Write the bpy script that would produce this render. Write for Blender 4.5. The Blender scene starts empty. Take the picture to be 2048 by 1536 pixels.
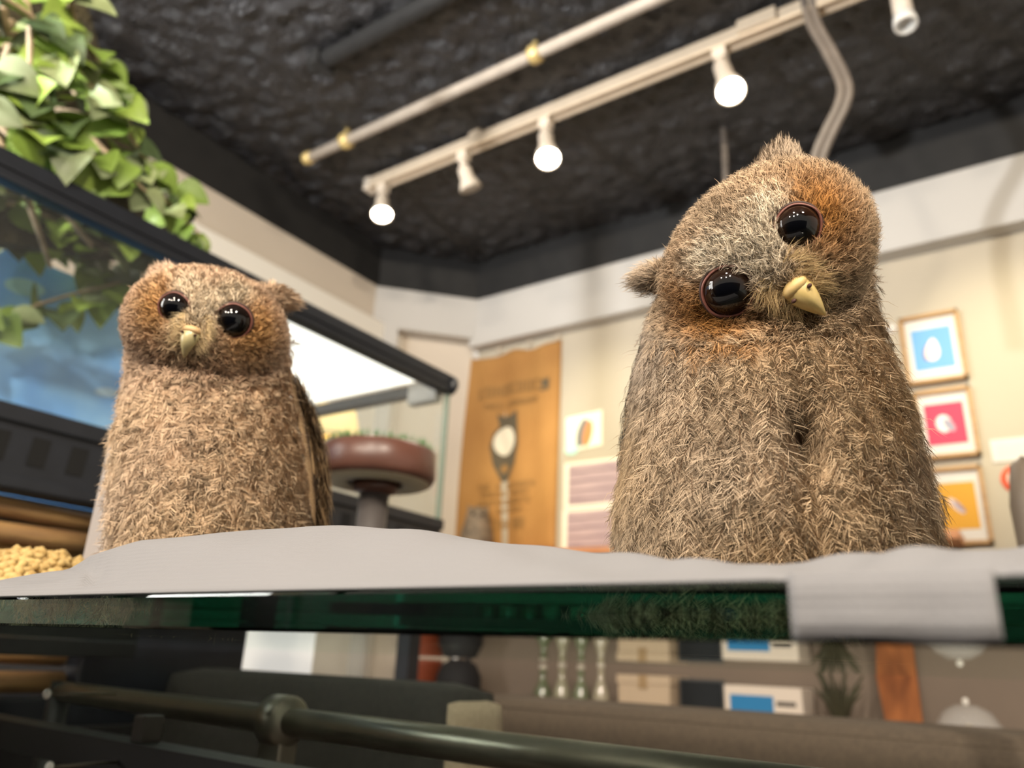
import bpy, bmesh, math, random
import numpy as np
from mathutils import Vector, Matrix, Quaternion
from mathutils.bvhtree import BVHTree

random.seed(7)
rng = np.random.default_rng(11)
scene = bpy.context.scene
COL = scene.collection
PI = math.pi

# ------------------------------------------------------------------ camera
FPX = 1540.0
PITCH, ROLL, YAW = [math.radians(a) for a in (20.0, 2.58, 34.8)]
CAM = np.array([0, 0, 1.0])
_h = np.array([-math.sin(YAW), math.cos(YAW), 0]); _r0 = np.array([math.cos(YAW), math.sin(YAW), 0]); _z = np.array([0, 0, 1.0])
FW = _h * math.cos(PITCH) + _z * math.sin(PITCH); _u0 = -_h * math.sin(PITCH) + _z * math.cos(PITCH)
RT = math.cos(ROLL) * _r0 + math.sin(ROLL) * _u0
UP = -math.sin(ROLL) * _r0 + math.cos(ROLL) * _u0
cam_d = bpy.data.cameras.new('camera')
cam_d.sensor_width = 36.0
cam_d.lens = FPX / 2048 * 36.0
cam_d.clip_start = 0.01
cam_d.dof.use_dof = True
cam_d.dof.focus_distance = 0.285
cam_d.dof.aperture_fstop = 9.0
cam = bpy.data.objects.new('camera', cam_d)
COL.objects.link(cam)
cam.matrix_world = Matrix(((RT[0], UP[0], -FW[0], CAM[0]), (RT[1], UP[1], -FW[1], CAM[1]), (RT[2], UP[2], -FW[2], CAM[2]), (0, 0, 0, 1)))
scene.camera = cam

# ------------------------------------------------------------------ world and exposure
world = bpy.data.worlds.new('world'); scene.world = world
world.use_nodes = True
bg = world.node_tree.nodes['Background']
bg.inputs[0].default_value = (1.0, 0.88, 0.74, 1)
bg.inputs[1].default_value = 0.60
vs = scene.view_settings
vs.view_transform = 'Standard'; vs.look = 'None'; vs.gamma = 1.0; vs.use_curve_mapping = False
vs.exposure = 0.40

def light(name, kind, loc, power, color=(1, 0.9, 0.78), target=None, **kw):
    d = bpy.data.lights.new(name, kind); d.energy = power; d.color = color
    for k, v in kw.items(): setattr(d, k, v)
    o = bpy.data.objects.new(name, d); COL.objects.link(o); o.location = loc
    if target is not None:
        o.rotation_euler = (Vector(target) - Vector(loc)).to_track_quat('-Z', 'Y').to_euler()
    return o
# daylight from the shop window in the left wall beside the camera
light('window_daylight', 'AREA', (-1.86, -0.45, 1.75), 44, (1.0, 0.97, 0.93), (0.0, -0.1, 1.85), shape='RECTANGLE', size=1.1, size_y=1.1)
# small ceiling lamps of the same room behind and beside the camera
for lx, ly, pw in ((0.60, -1.35, 17), (-0.55, -1.65, 15), (0.15, -1.85, 20), (0.90, -0.45, 27), (0.05, -0.75, 8)):
    light('ceiling_lamp_light', 'AREA', (lx, ly, 2.36), pw, (1, 0.88, 0.72), (-0.15, 0.35, 1.05), shape='DISK', size=0.14)
WALL_SPOTS = [((-0.62, 0.80, 2.33), (-1.13, 2.12, 1.68), 78), ((0.10, 0.80, 2.33), (0.03, 2.12, 1.72), 82), ((-0.95, 0.75, 2.33), (-1.38, 2.12, 1.5), 26)]

# ------------------------------------------------------------------ photograph-to-place helpers
def ray(x, y):
    d = FW + RT * (x - 1024) / FPX - UP * (y - 768) / FPX
    return d / np.linalg.norm(d)
def onz(x, y, Z): d = ray(x, y); return CAM + d * (Z - CAM[2]) / d[2]
def onx(x, y, X): d = ray(x, y); return CAM + d * X / d[0]
def ony(x, y, Y): d = ray(x, y); return CAM + d * Y / d[1]
def ohd(x, y, D): d = ray(x, y); return CAM + d * D / math.hypot(d[0], d[1])
def nrm(v): v = np.asarray(v, float); return v / np.linalg.norm(v)

def lin(c):
    return tuple(((v / 255) / 12.92 if v / 255 <= 0.04045 else ((v / 255 + 0.055) / 1.055) ** 2.4) for v in c)
def lina(c): return np.array(lin(c))

# ------------------------------------------------------------------ materials
MATS = {}
def mat(name, rgb=(128, 128, 128), rough=0.6, metal=0.0, var=0.0, scale=20.0, bump=0.0, bscale=None, spec=0.5, rgb2=None, emit=None, estr=0.0, detail=4.0, coat=0.0, sheen=0.0, stretch=None, bdist=0.002):
    if name in MATS: return MATS[name]
    m = bpy.data.materials.new(name); m.use_nodes = True
    nt = m.node_tree; b = nt.nodes['Principled BSDF']
    c = lin(rgb)
    b.inputs['Base Color'].default_value = (*c, 1)
    b.inputs['Roughness'].default_value = rough
    b.inputs['Metallic'].default_value = metal
    b.inputs['Specular IOR Level'].default_value = spec
    b.inputs['Coat Weight'].default_value = coat
    b.inputs['Sheen Weight'].default_value = sheen
    if emit is not None:
        b.inputs['Emission Color'].default_value = (*lin(emit), 1); b.inputs['Emission Strength'].default_value = estr
    if var or bump or rgb2:
        tc = nt.nodes.new('ShaderNodeTexCoord')
        vec = tc.outputs['Object']
        if stretch:
            mp = nt.nodes.new('ShaderNodeMapping'); mp.inputs['Scale'].default_value = stretch
            nt.links.new(vec, mp.inputs[0]); vec = mp.outputs[0]
        n = nt.nodes.new('ShaderNodeTexNoise'); n.inputs['Scale'].default_value = scale; n.inputs['Detail'].default_value = detail
        nt.links.new(vec, n.inputs['Vector'])
        if var or rgb2:
            cr = nt.nodes.new('ShaderNodeValToRGB')
            c2 = lin(rgb2) if rgb2 else tuple(v * (1 - var) for v in c)
            c1 = c if rgb2 else tuple(min(1, v * (1 + var)) for v in c)
            cr.color_ramp.elements[0].position = 0.32; cr.color_ramp.elements[1].position = 0.68
            cr.color_ramp.elements[0].color = (*c2, 1); cr.color_ramp.elements[1].color = (*c1, 1)
            nt.links.new(n.outputs['Fac'], cr.inputs[0]); nt.links.new(cr.outputs[0], b.inputs['Base Color'])
        if bump:
            n2 = n
            if bscale:
                n2 = nt.nodes.new('ShaderNodeTexNoise'); n2.inputs['Scale'].default_value = bscale; n2.inputs['Detail'].default_value = 3
                nt.links.new(vec, n2.inputs['Vector'])
            bp = nt.nodes.new('ShaderNodeBump'); bp.inputs['Strength'].default_value = bump; bp.inputs['Distance'].default_value = bdist
            nt.links.new(n2.outputs['Fac'], bp.inputs['Height']); nt.links.new(bp.outputs[0], b.inputs['Normal'])
    MATS[name] = m
    return m

def glass_mat(name, tint=(1, 1, 1), reflect=1.0, haze=0.0):
    """thin pane: mostly clear with a fresnel reflection and a trace of dust"""
    m = bpy.data.materials.new(name); m.use_nodes = True; nt = m.node_tree
    for n in list(nt.nodes): nt.nodes.remove(n)
    out = nt.nodes.new('ShaderNodeOutputMaterial')
    tr = nt.nodes.new('ShaderNodeBsdfTransparent'); tr.inputs[0].default_value = (*tint, 1)
    gl = nt.nodes.new('ShaderNodeBsdfGlossy'); gl.inputs['Roughness'].default_value = 0.03
    df = nt.nodes.new('ShaderNodeBsdfDiffuse'); df.inputs[0].default_value = (0.8, 0.8, 0.8, 1)
    lw = nt.nodes.new('ShaderNodeLayerWeight')
    pw = nt.nodes.new('ShaderNodeMath'); pw.operation = 'POWER'; pw.inputs[1].default_value = 4.5; nt.links.new(lw.outputs['Facing'], pw.inputs[0])
    fr = nt.nodes.new('ShaderNodeMath'); fr.operation = 'MULTIPLY_ADD'; fr.inputs[1].default_value = 0.85; fr.inputs[2].default_value = 0.025; nt.links.new(pw.outputs[0], fr.inputs[0])
    mx = nt.nodes.new('ShaderNodeMixShader'); nt.links.new(fr.outputs[0], mx.inputs[0])
    nt.links.new(tr.outputs[0], mx.inputs[1]); nt.links.new(gl.outputs[0], mx.inputs[2])
    m2 = nt.nodes.new('ShaderNodeMixShader'); m2.inputs[0].default_value = haze
    nt.links.new(mx.outputs[0], m2.inputs[1]); nt.links.new(df.outputs[0], m2.inputs[2])
    nt.links.new(m2.outputs[0], out.inputs[0])
    return m

def vcol_mat(name, attr='Col', rough=0.75, transl=0.0, spec=0.2):
    m = bpy.data.materials.new(name); m.use_nodes = True; nt = m.node_tree
    b = nt.nodes['Principled BSDF']
    a = nt.nodes.new('ShaderNodeAttribute'); a.attribute_name = attr
    nt.links.new(a.outputs['Color'], b.inputs['Base Color'])
    b.inputs['Roughness'].default_value = rough; b.inputs['Specular IOR Level'].default_value = spec
    if transl:
        t = nt.nodes.new('ShaderNodeBsdfTranslucent'); nt.links.new(a.outputs['Color'], t.inputs[0])
        mx = nt.nodes.new('ShaderNodeMixShader'); mx.inputs[0].default_value = transl
        nt.links.new(b.outputs[0], mx.inputs[1]); nt.links.new(t.outputs[0], mx.inputs[2])
        nt.links.new(mx.outputs[0], nt.nodes['Material Output'].inputs[0])
    return m

# ------------------------------------------------------------------ object helpers
def tag(o, label=None, cat=None, group=None, kind=None):
    if label: o['label'] = label
    if cat: o['category'] = cat
    if group: o['group'] = group
    if kind: o['kind'] = kind
    return o
def empty(name, loc, label=None, cat=None, group=None):
    o = bpy.data.objects.new(name, None); COL.objects.link(o); o.location = Vector(loc)
    o.empty_display_size = 0.02
    return tag(o, label, cat, group)
def link_mesh(name, me, m=None, parent=None, loc=(0, 0, 0)):
    """me is in world coordinates minus loc; parents are unrotated empties"""
    o = bpy.data.objects.new(name, me); COL.objects.link(o)
    if m is not None and len(me.materials) == 0: me.materials.append(m)
    o.location = Vector(loc)
    if parent is not None:
        o.parent = parent
        pw = Vector((0, 0, 0)); p = parent
        while p is not None: pw += p.location; p = p.parent
        o.location = Vector(loc) - pw
    return o
def bm_obj(name, bm, m, parent=None, smooth=False, loc=None):
    if loc is None:
        vs_ = [v.co for v in bm.verts]
        lo = Vector((min(v.x for v in vs_), min(v.y for v in vs_), min(v.z for v in vs_)))
        hi = Vector((max(v.x for v in vs_), max(v.y for v in vs_), max(v.z for v in vs_)))
        loc = (lo + hi) / 2
    loc = Vector(loc)
    bmesh.ops.translate(bm, verts=bm.verts, vec=-loc)
    bmesh.ops.recalc_face_normals(bm, faces=bm.faces)
    me = bpy.data.meshes.new(name); bm.to_mesh(me); bm.free()
    if smooth:
        me.polygons.foreach_set('use_smooth', np.ones(len(me.polygons), bool))
    return link_mesh(name, me, m, parent, loc)
def add_box(bm, lo, hi, bevel=0.0):
    lo, hi = Vector(lo), Vector(hi)
    r = bmesh.ops.create_cube(bm, size=1.0, matrix=Matrix.Translation((lo + hi) / 2) @ Matrix.Diagonal((*(hi - lo), 1)))
    if bevel:
        es = list({e for v in r['verts'] for e in v.link_edges})
        bmesh.ops.bevel(bm, geom=es, offset=bevel, segments=2, affect='EDGES', profile=0.7)
def box(name, lo, hi, m, parent=None, bevel=0.0, smooth=False):
    bm = bmesh.new(); add_box(bm, lo, hi, bevel); return bm_obj(name, bm, m, parent, smooth)
def frame_for(d):
    d = nrm(d); a = np.array([0, 0, 1.0]) if abs(d[2]) < 0.9 else np.array([1.0, 0, 0])
    s = nrm(np.cross(d, a)); return s, np.cross(s, d)
def add_tube(bm, pts, rad, seg=12, cap=True, flat=1.0):
    pts = [np.asarray(p, float) for p in pts]; n = len(pts)
    rads = [rad] * n if np.isscalar(rad) else list(rad)
    rings = []; s0 = None
    for i, p in enumerate(pts):
        d = pts[min(i + 1, n - 1)] - pts[max(i - 1, 0)]; d = nrm(d)
        if s0 is None: s0, _ = frame_for(d)
        s = nrm(s0 - d * (s0 @ d)); t = np.cross(d, s); s0 = s
        rings.append([bm.verts.new(p + (s * math.cos(a) + t * math.sin(a) * flat) * rads[i]) for a in [2 * PI * k / seg for k in range(seg)]])
    for a, b in zip(rings, rings[1:]):
        for k in range(seg):
            bm.faces.new((a[k], a[(k + 1) % seg], b[(k + 1) % seg], b[k]))
    if cap:
        bm.faces.new(rings[0][::-1]); bm.faces.new(rings[-1])
def tube(name, pts, rad, m, parent=None, seg=14, flat=1.0):
    bm = bmesh.new(); add_tube(bm, pts, rad, seg, True, flat); return bm_obj(name, bm, m, parent, True)
def add_lathe(bm, c, axis, prof, seg=32):
    """prof: list of (radius, height along axis)"""
    c = np.asarray(c, float); ax = nrm(axis); s, t = frame_for(ax)
    rings = []
    for (rr, hh) in prof:
        if rr < 1e-6: rings.append([bm.verts.new(c + ax * hh)])
        else: rings.append([bm.verts.new(c + ax * hh + (s * math.cos(a) + t * math.sin(a)) * rr) for a in [2 * PI * k / seg for k in range(seg)]])
    for a, b in zip(rings, rings[1:]):
        for k in range(seg):
            k2 = (k + 1) % seg
            if len(a) == 1 and len(b) == 1: continue
            if len(a) == 1: bm.faces.new((a[0], b[k2], b[k]))
            elif len(b) == 1: bm.faces.new((a[k], a[k2], b[0]))
            else: bm.faces.new((a[k], a[k2], b[k2], b[k]))
def lathe(name, c, axis, prof, m, parent=None, seg=32, smooth=True):
    bm = bmesh.new(); add_lathe(bm, c, axis, prof, seg); return bm_obj(name, bm, m, parent, smooth)
def np_mesh(name, V, Fc):
    me = bpy.data.meshes.new(name); me.from_pydata([tuple(v) for v in V], [], [tuple(f) for f in Fc]); me.update(); return me
def prism(name, pts, off, m, parent=None):
    """closed polygon pts extruded by vector off"""
    bm = bmesh.new(); off = Vector(off)
    a = [bm.verts.new(Vector(p)) for p in pts]; b = [bm.verts.new(Vector(p) + off) for p in pts]
    bm.faces.new(a); bm.faces.new(b[::-1]); n = len(a)
    for i in range(n): bm.faces.new((a[i], b[i], b[(i + 1) % n], a[(i + 1) % n]))
    return bm_obj(name, bm, m, parent)

_ph = rng.uniform(0, 6.28, (4, 8)); _fr = rng.normal(0, 1, (4, 8, 3))
def snoise(Pn, scale, k=0):
    """cheap smooth noise, about -1..1"""
    q = np.asarray(Pn) * scale
    return np.sin(q @ _fr[k].T + _ph[k]).sum(1) / 2.8

# ================================================================== STRUCTURE
ZW, ZC = 2.30, 2.46          # top of the white wall band, ceiling
YB = 2.095                    # face of the back bulkhead
YW = YB + 0.06                # back wall plane
XL = -1.895                   # left wall plane
P1 = onz(775, 575, ZW); P2 = onz(935, 597, ZW)
m_wall = mat('wall_paint', (176, 166, 148), 0.8, var=0.03, scale=3, bump=0.05, bscale=120)
m_left = mat('left_wall_paint', (206, 194, 178), 0.8, var=0.03, scale=3)
m_white = mat('white_trim_paint', (188, 184, 178), 0.6, var=0.02, scale=4)
m_black = mat('black_ceiling_paint', (37, 36, 37), 0.36, var=0.35, scale=60, bump=1.0, bscale=95, bdist=0.012, spec=0.8)
m_blackw = mat('black_wall_paint', (26, 25, 24), 0.7, var=0.2, scale=20)

# rough sprayed ceiling
gx = np.arange(-2.1, 2.2, 0.0145); gy = np.arange(-1.2, 2.3, 0.0145)
GX, GY = np.meshgrid(gx, gy); hz = rng.normal(0, 1, GX.shape)
k = (hz + np.roll(hz, 1, 0) + np.roll(hz, 1, 1) + np.roll(hz, -1, 0) + np.roll(hz, -1, 1)) / 2.3
V = np.stack([GX, GY, ZC + 0.0052 * k], -1).reshape(-1, 3)
ny, nx = GX.shape; idx = np.arange(ny * nx).reshape(ny, nx)
Fq = np.stack([idx[:-1, :-1], idx[1:, :-1], idx[1:, 1:], idx[:-1, 1:]], -1).reshape(-1, 4)
me = np_mesh('ceiling', V, Fq); me.polygons.foreach_set('use_smooth', np.ones(len(me.polygons), bool))
tag(link_mesh('ceiling', me, m_black), kind='structure')
tag(box('added_dark_wall', (-2.2, -1.06, 0), (2.2, -1.0, 1.28), mat('added_partition', (38, 32, 28), 0.6, var=0.1, scale=8)), kind='structure')  # unseen partition added so the glass edge reflects something dark
tag(box('floor', (-2.2, -2.2, -0.05), (2.2, 2.4, 0.0), mat('floor_boards', (70, 60, 50), 0.5, var=0.2, scale=6)), kind='structure')
tag(box('wall_back', (P2[0], YW, 0), (2.2, YW + 0.1, ZC + 0.02), m_wall), kind='structure')
tag(box('wall_left', (XL - 0.1, -1.2, 0), (XL, P1[1], ZC + 0.02), m_left), kind='structure')
# chamfered corner wall between the two
def wall_seg(name, a, b, z0, z1, thick, m, parent=None, out=0.0, ext=0.045):
    a = np.array([a[0], a[1], 0]); b = np.array([b[0], b[1], 0]); d = nrm(b - a); n = np.array([d[1], -d[0], 0])
    if n @ (np.array([0, 0, 0]) - a) < 0: n = -n
    a = a + n * out - d * ext; b = b + n * out + d * ext
    pts = [(a[0], a[1], z0), (b[0], b[1], z0), (b[0], b[1], z1), (a[0], a[1], z1)]
    return prism(name, pts, -n * thick, m, parent)
tag(wall_seg('wall_corner', P1, P2, 0, ZC + 0.02, 0.1, m_left, out=-0.07), kind='structure')
tag(wall_seg('trim_1', P1, P2, ZW - 0.16, ZW, 0.065, m_white), kind='structure')
d12 = nrm([P2[0] - P1[0], P2[1] - P1[1], 0]); Pp = P1 + d12 * 0.055
tag(wall_seg('trim_2', P1, Pp, 0, ZW - 0.16, 0.065, m_white, ext=0.0), kind='structure')
tag(box('lower_wall_shade', (P2[0], YW - 0.012, 0), (2.2, YW - 0.0005, 1.12), mat('dim_lower_wall', (118, 104, 92), 0.7, var=0.05, scale=6)), kind='structure')  # shade on the lower wall, put in as a darker taupe board
# bulkhead band along the back wall, black painted strip above all walls
tag(box('trim_3', (P2[0] - 0.0, YB, ZW - 0.19), (2.2, YW - 0.001, ZW), m_white), kind='structure')
tag(box('trim_4', (P2[0], YB - 0.004, ZW + 0.0005), (2.2, YW - 0.001, ZC + 0.015), m_blackw), kind='structure')
tag(box('trim_5', (XL + 0.001, -1.2, ZW + 0.0), (XL + 0.006, P1[1], ZC + 0.015), m_blackw), kind='structure')
tag(wall_seg('trim_6', P1, P2, ZW + 0.0005, ZC + 0.015, 0.065, m_blackw, out=0.003), kind='structure')

# ================================================================== CEILING FITTINGS
m_track = mat('cream_track_metal', (200, 182, 158), 0.4, var=0.05, scale=30)
m_conduit = mat('grey_conduit', (176, 164, 150), 0.45, var=0.08, scale=25)
m_head = mat('lamp_head_white', (205, 192, 175), 0.4)
m_clamp = mat('brass_clamp', (205, 180, 120), 0.35, metal=0.3)
YT = 1.458
tr = empty('light_track', (-0.6, YT, 2.40), 'long cream ceiling track carrying the spotlights across the black ceiling', 'light track')
box('rail', (-1.60, YT - 0.017, 2.41), (0.9, YT + 0.017, 2.44), m_track, tr, 0.003)
box('rail_lip', (-1.59, YT - 0.017, 2.402), (0.9, YT - 0.010, 2.411), m_track, tr)
box('rail_lip', (-1.59, YT + 0.010, 2.402), (0.9, YT + 0.017, 2.411), m_track, tr)
box('end_cap', (-1.612, YT - 0.020, 2.400), (-1.588, YT + 0.020, 2.443), m_head, tr, 0.003)
box('feed_box', (-0.40, YT - 0.028, 2.409), (-0.31, YT + 0.028, 2.444), m_track, tr, 0.003)
for xx in (-1.2, -0.2, 0.5): box('ceiling_mount', (xx, YT - 0.012, 2.44), (xx + 0.04, YT + 0.012, ZC), m_track, tr)
# conduit pipe with clamps
YP = 1.252
cp = empty('ceiling_pipe', (-0.9, YP, 2.42), 'round cream conduit pipe with brass clamps under the black ceiling', 'pipe')
tube('pipe', [(-1.66, YP, 2.42), (0.9, YP, 2.42)], 0.015, m_conduit, cp, 18)
for xx in (-1.50, -0.845, 0.1):
    lathe('clamp', (xx - 0.014, YP, 2.42), (1, 0, 0), [(0.0, 0), (0.021, 0), (0.024, 0.006), (0.024, 0.022), (0.021, 0.028), (0.0, 0.028)], m_clamp, cp, 18)
    box('clamp_bolt', (xx - 0.006, YP - 0.006, 2.437), (xx + 0.006, YP + 0.006, ZC), m_clamp, cp)
lathe('pipe_end', (-1.675, YP, 2.42), (1, 0, 0), [(0, 0), (0.018, 0), (0.019, 0.01), (0.019, 0.028), (0, 0.028)], m_clamp, cp, 18)
q0 = onz(625, 140, 2.43); q1 = onz(960, -20, 2.43)  # shadow band across the ceiling, built as a black tube
bc = empty('ceiling_shadow_band', q0, 'black tube standing in for a shadow band on the rough ceiling above the cream pipe', 'pipe')
tube('pipe', [(q0[0], q0[1], 2.44), (q1[0] + 0.8, q0[1], 2.44)], 0.022, m_blackw, bc, 14)  # tube standing in for the shadow band
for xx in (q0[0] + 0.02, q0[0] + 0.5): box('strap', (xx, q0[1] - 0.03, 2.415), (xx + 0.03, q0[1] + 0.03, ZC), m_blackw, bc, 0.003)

m_bulb_on = mat('lamp_glow', (255, 244, 225), 0.5, emit=(255, 240, 214), estr=26.0)
m_bulb_off = mat('lamp_glass_off', (190, 184, 174), 0.15)
def spot_head(px, py_track, tip, label, on, power=0.0, target=None, hang=0.03):
    """spotlight: a clip on the track, a swivel and a tapered can pointing at its tip"""
    top = ony(px, py_track, YT); x = top[0]
    t = empty('track_spotlight', (x, YT, 2.40), label, 'spotlight', 'spotlights on the ceiling track')
    box('track_clip', (x - 0.016, YT - 0.014, 2.375), (x + 0.016, YT + 0.014, 2.405), m_head, t, 0.002)
    pv = np.array([x, YT, 2.362])
    tip = np.asarray(tip); d = nrm(tip - pv); L = np.linalg.norm(tip - pv)
    lathe('swivel', pv + np.array([0, 0, 0.018]), (0, 0, -1), [(0, 0), (0.009, 0), (0.011, 0.012), (0.008, 0.024), (0, 0.024)], m_head, t, 16)
    c = lathe('can', pv, d, [(0, 0.004), (0.016, 0.006), (0.020, 0.016), (0.021, L * 0.55), (0.0305, L * 0.86), (0.033, L), (0.0305, L), (0.0295, L - 0.006), (0, L - 0.008)], m_head, t, 28)
    lathe('bulb', pv + d * (L - 0.0075), d, [(0.0295, 0), (0.0295, 0.0035), (0.026, 0.0065), (0.014, 0.009), (0, 0.0095)], m_bulb_on if on else m_bulb_off, t, 24)
    if on:
        l = light('spot_light', 'SPOT', tuple(pv + d * (L + 0.012)), power, (1, 0.88, 0.72), target if target is not None else tuple(tip + d), spot_size=math.radians(80), spot_blend=0.8, shadow_soft_size=0.03)
    return t
spot_head(768, 365, ohd(764, 430, 2.09), 'lit spotlight at the far end of the track, nearest the corner', True, 9, (-1.0, 0.6, 1.0))
spot_head(928, 300, ohd(942, 378, 1.92), 'unlit spotlight tilted sideways between two lit ones', False)
spot_head(1092, 235, ohd(1096, 318, 1.68), 'lit spotlight hanging straight down near the middle of the track', True, 9, (-0.55, 0.4, 1.0))
spot_head(1440, 105, ohd(1462, 183, 1.46), 'lit spotlight above the tilted owl, brightest of the row', True, 10, (0.0, 0.3, 1.0))
# lamp on a second, nearer mount at the upper right
x2 = onz(1795, -30, 2.42)
t = empty('ceiling_spotlight', (x2[0], x2[1], 2.42), 'unlit cream spotlight with a clear rim at the top right edge', 'spotlight')
tip = ohd(1812, 52, math.hypot(x2[0], x2[1]) - 0.03)
pv = np.array([x2[0], x2[1], 2.43]); d = nrm(tip - pv); L = np.linalg.norm(tip - pv)
lathe('mount', pv + np.array([0, 0, 0.03]), (0, 0, -1), [(0, 0), (0.03, 0), (0.03, 0.012), (0.008, 0.018), (0.008, 0.035), (0, 0.035)], m_head, t, 24)
lathe('can', pv, d, [(0, 0), (0.014, 0.002), (0.018, 0.02), (0.020, L * 0.8), (0.0, L * 0.82)], m_head, t, 24)
lathe('glass_rim', pv + d * L * 0.8, d, [(0.0215, 0), (0.0235, 0.012), (0.0235, 0.028), (0.019, 0.030), (0.017, 0.016), (0, 0.012)], mat('clear_rim', (225, 222, 215), 0.06, spec=0.9, coat=1.0), t, 24)
# wall-washing spots further along the room
for i, (a, b, pw) in enumerate(WALL_SPOTS):
    a = np.array(a); d = nrm(np.array(b) - a)
    t = empty('wall_washer', (a[0], a[1], ZC), ('cream spotlight overhead aimed at the small wall prints', 'cream spotlight overhead aimed at the framed pictures', 'cream spotlight overhead aimed at the kraft banner')[i], 'spotlight', 'spotlights out of frame overhead')
    box('mount', (a[0] - 0.025, a[1] - 0.025, ZC - 0.025), (a[0] + 0.025, a[1] + 0.025, ZC), m_head, t, 0.003)
    tube('stem', [(a[0], a[1], ZC - 0.02), tuple(a - d * 0.09)], 0.006, m_head, t, 10)
    lathe('can', a - d * 0.10, d, [(0, 0), (0.018, 0), (0.021, 0.05), (0.029, 0.095), (0.026, 0.095), (0.02, 0.085), (0, 0.08)], m_head, t, 20)
    a = tuple(a + d * 0.004)
    light('wall_spot_light', 'SPOT', a, pw, (1, 0.90, 0.62), b, spot_size=math.radians(30), spot_blend=1.0, shadow_soft_size=0.03)
# unseen uplight added next to the camera to brighten the ceiling
ul = empty('added_uplight', (-1.2, -0.75, 1.55), 'slim black uplight added beside the camera to brighten the ceiling', 'lamp')
lathe('added_uplight_cup', (-1.2, -0.75, 1.50), (0.1, 0.5, 1), [(0, 0), (0.03, 0), (0.05, 0.08), (0.047, 0.08), (0.03, 0.01), (0, 0.01)], m_blackw, ul, 20)
tube('pole', [(-1.2, -0.75, 0.02), (-1.2, -0.75, 1.50)], 0.01, m_blackw, ul, 10)
lathe('foot', (-1.2, -0.75, 0.0), (0, 0, 1), [(0, 0), (0.12, 0), (0.12, 0.02), (0.02, 0.03), (0, 0.03)], m_blackw, ul, 24)
light('added_uplight_beam', 'SPOT', (-1.19, -0.705, 1.592), 190, (0.95, 0.97, 1.0), (-0.85, 1.0, 2.46), spot_size=math.radians(75), spot_blend=1.0, shadow_soft_size=0.04)
# housings of the ceiling lamps around the camera
for i, (lx, ly, w_) in enumerate(((0.60, -1.35, 'first of five'), (-0.55, -1.65, 'second of five'), (0.15, -1.85, 'third of five'), (0.90, -0.45, 'fourth of five'), (0.05, -0.75, 'fifth of five'))):
    p_ = np.array([lx, ly, 2.36]); d_ = nrm(np.array([-0.15, 0.35, 1.05]) - p_)
    t = empty('ceiling_downlight', (lx, ly, ZC), 'round white ceiling downlight behind the camera, %s' % w_, 'lamp', 'ceiling downlights behind the camera')
    lathe('housing', p_ - d_ * 0.004, -d_, [(0, 0), (0.078, 0), (0.082, 0.004), (0.074, 0.03), (0.03, 0.05), (0, 0.05)], m_head, t, 24)
    tube('stem', [tuple(p_ - d_ * 0.045), (lx, ly, ZC)], 0.01, m_head, t, 10)
# frame of the window in the left wall beside the camera
wf = bpy.data.objects.new('window_1', None); COL.objects.link(wf); wf.location = (XL, -0.45, 1.2); wf['kind'] = 'structure'
for lo, hi in (((-1.06, 1.14), (-1.0, 2.36)), ((0.10, 1.14), (0.16, 2.36)), ((-1.06, 1.14), (0.16, 1.20)), ((-1.06, 2.30), (0.16, 2.36))):
    box('window_frame', (XL + 0.0005, lo[0], lo[1]), (XL + 0.05, hi[0], hi[1]), m_white, wf)
# twin grey flex hanging from the track
def bez(pts, n=40):
    pts = [np.asarray(p, float) for p in pts]; out = []
    P = [2 * pts[0] - pts[1]] + pts + [2 * pts[-1] - pts[-2]]
    for i in range(1, len(P) - 2):
        for s in np.linspace(0, 1, n, endpoint=(i == len(P) - 3)):
            a, b, c, dd = P[i - 1:i + 3]
            out.append(0.5 * ((2 * b) + (-a + c) * s + (2 * a - 5 * b + 4 * c - dd) * s * s + (-a + 3 * b - 3 * c + dd) * s ** 3))
    return out
m_cable = mat('grey_flex', (112, 102, 92), 0.5, var=0.1, scale=40)
kp = [(1612, -30, 1.47), (1625, 40, 1.46), (1660, 105, 1.45), (1688, 165, 1.44), (1686, 205, 1.44), (1660, 260, 1.45), (1636, 320, 1.46), (1628, 400, 1.47), (1650, 560, 1.48)]
cb = empty('hanging_cable', ohd(1650, 200, 1.45), 'twin grey flat cable hanging from the ceiling behind the tilted owl', 'cable')
for s in (-8.5, 8.5):
    tube('cord', bez([ohd(x + s, y, D) for x, y, D in kp], 8), 0.0085, m_cable, cb, 10)
rod = empty('hanging_rod', ohd(1450, 205, 2.0), 'thin grey rod hanging down behind the lit spotlight and the owl', 'rod')
a = ohd(1446, 200, 1.9); b = ohd(1458, 520, 1.9)
tube('rod', [a, b], 0.0095, m_cable, rod, 12)
lathe('rod_collar', a, (0, 0, -1), [(0, -0.03), (0.012, -0.03), (0.013, 0.0), (0.012, 0.02), (0, 0.02)], m_cable, rod, 14)
tube('rod_hanger', [(a[0], a[1], a[2] + 0.02), (a[0], a[1], ZC)], 0.003, m_blackw, rod, 8)

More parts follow.
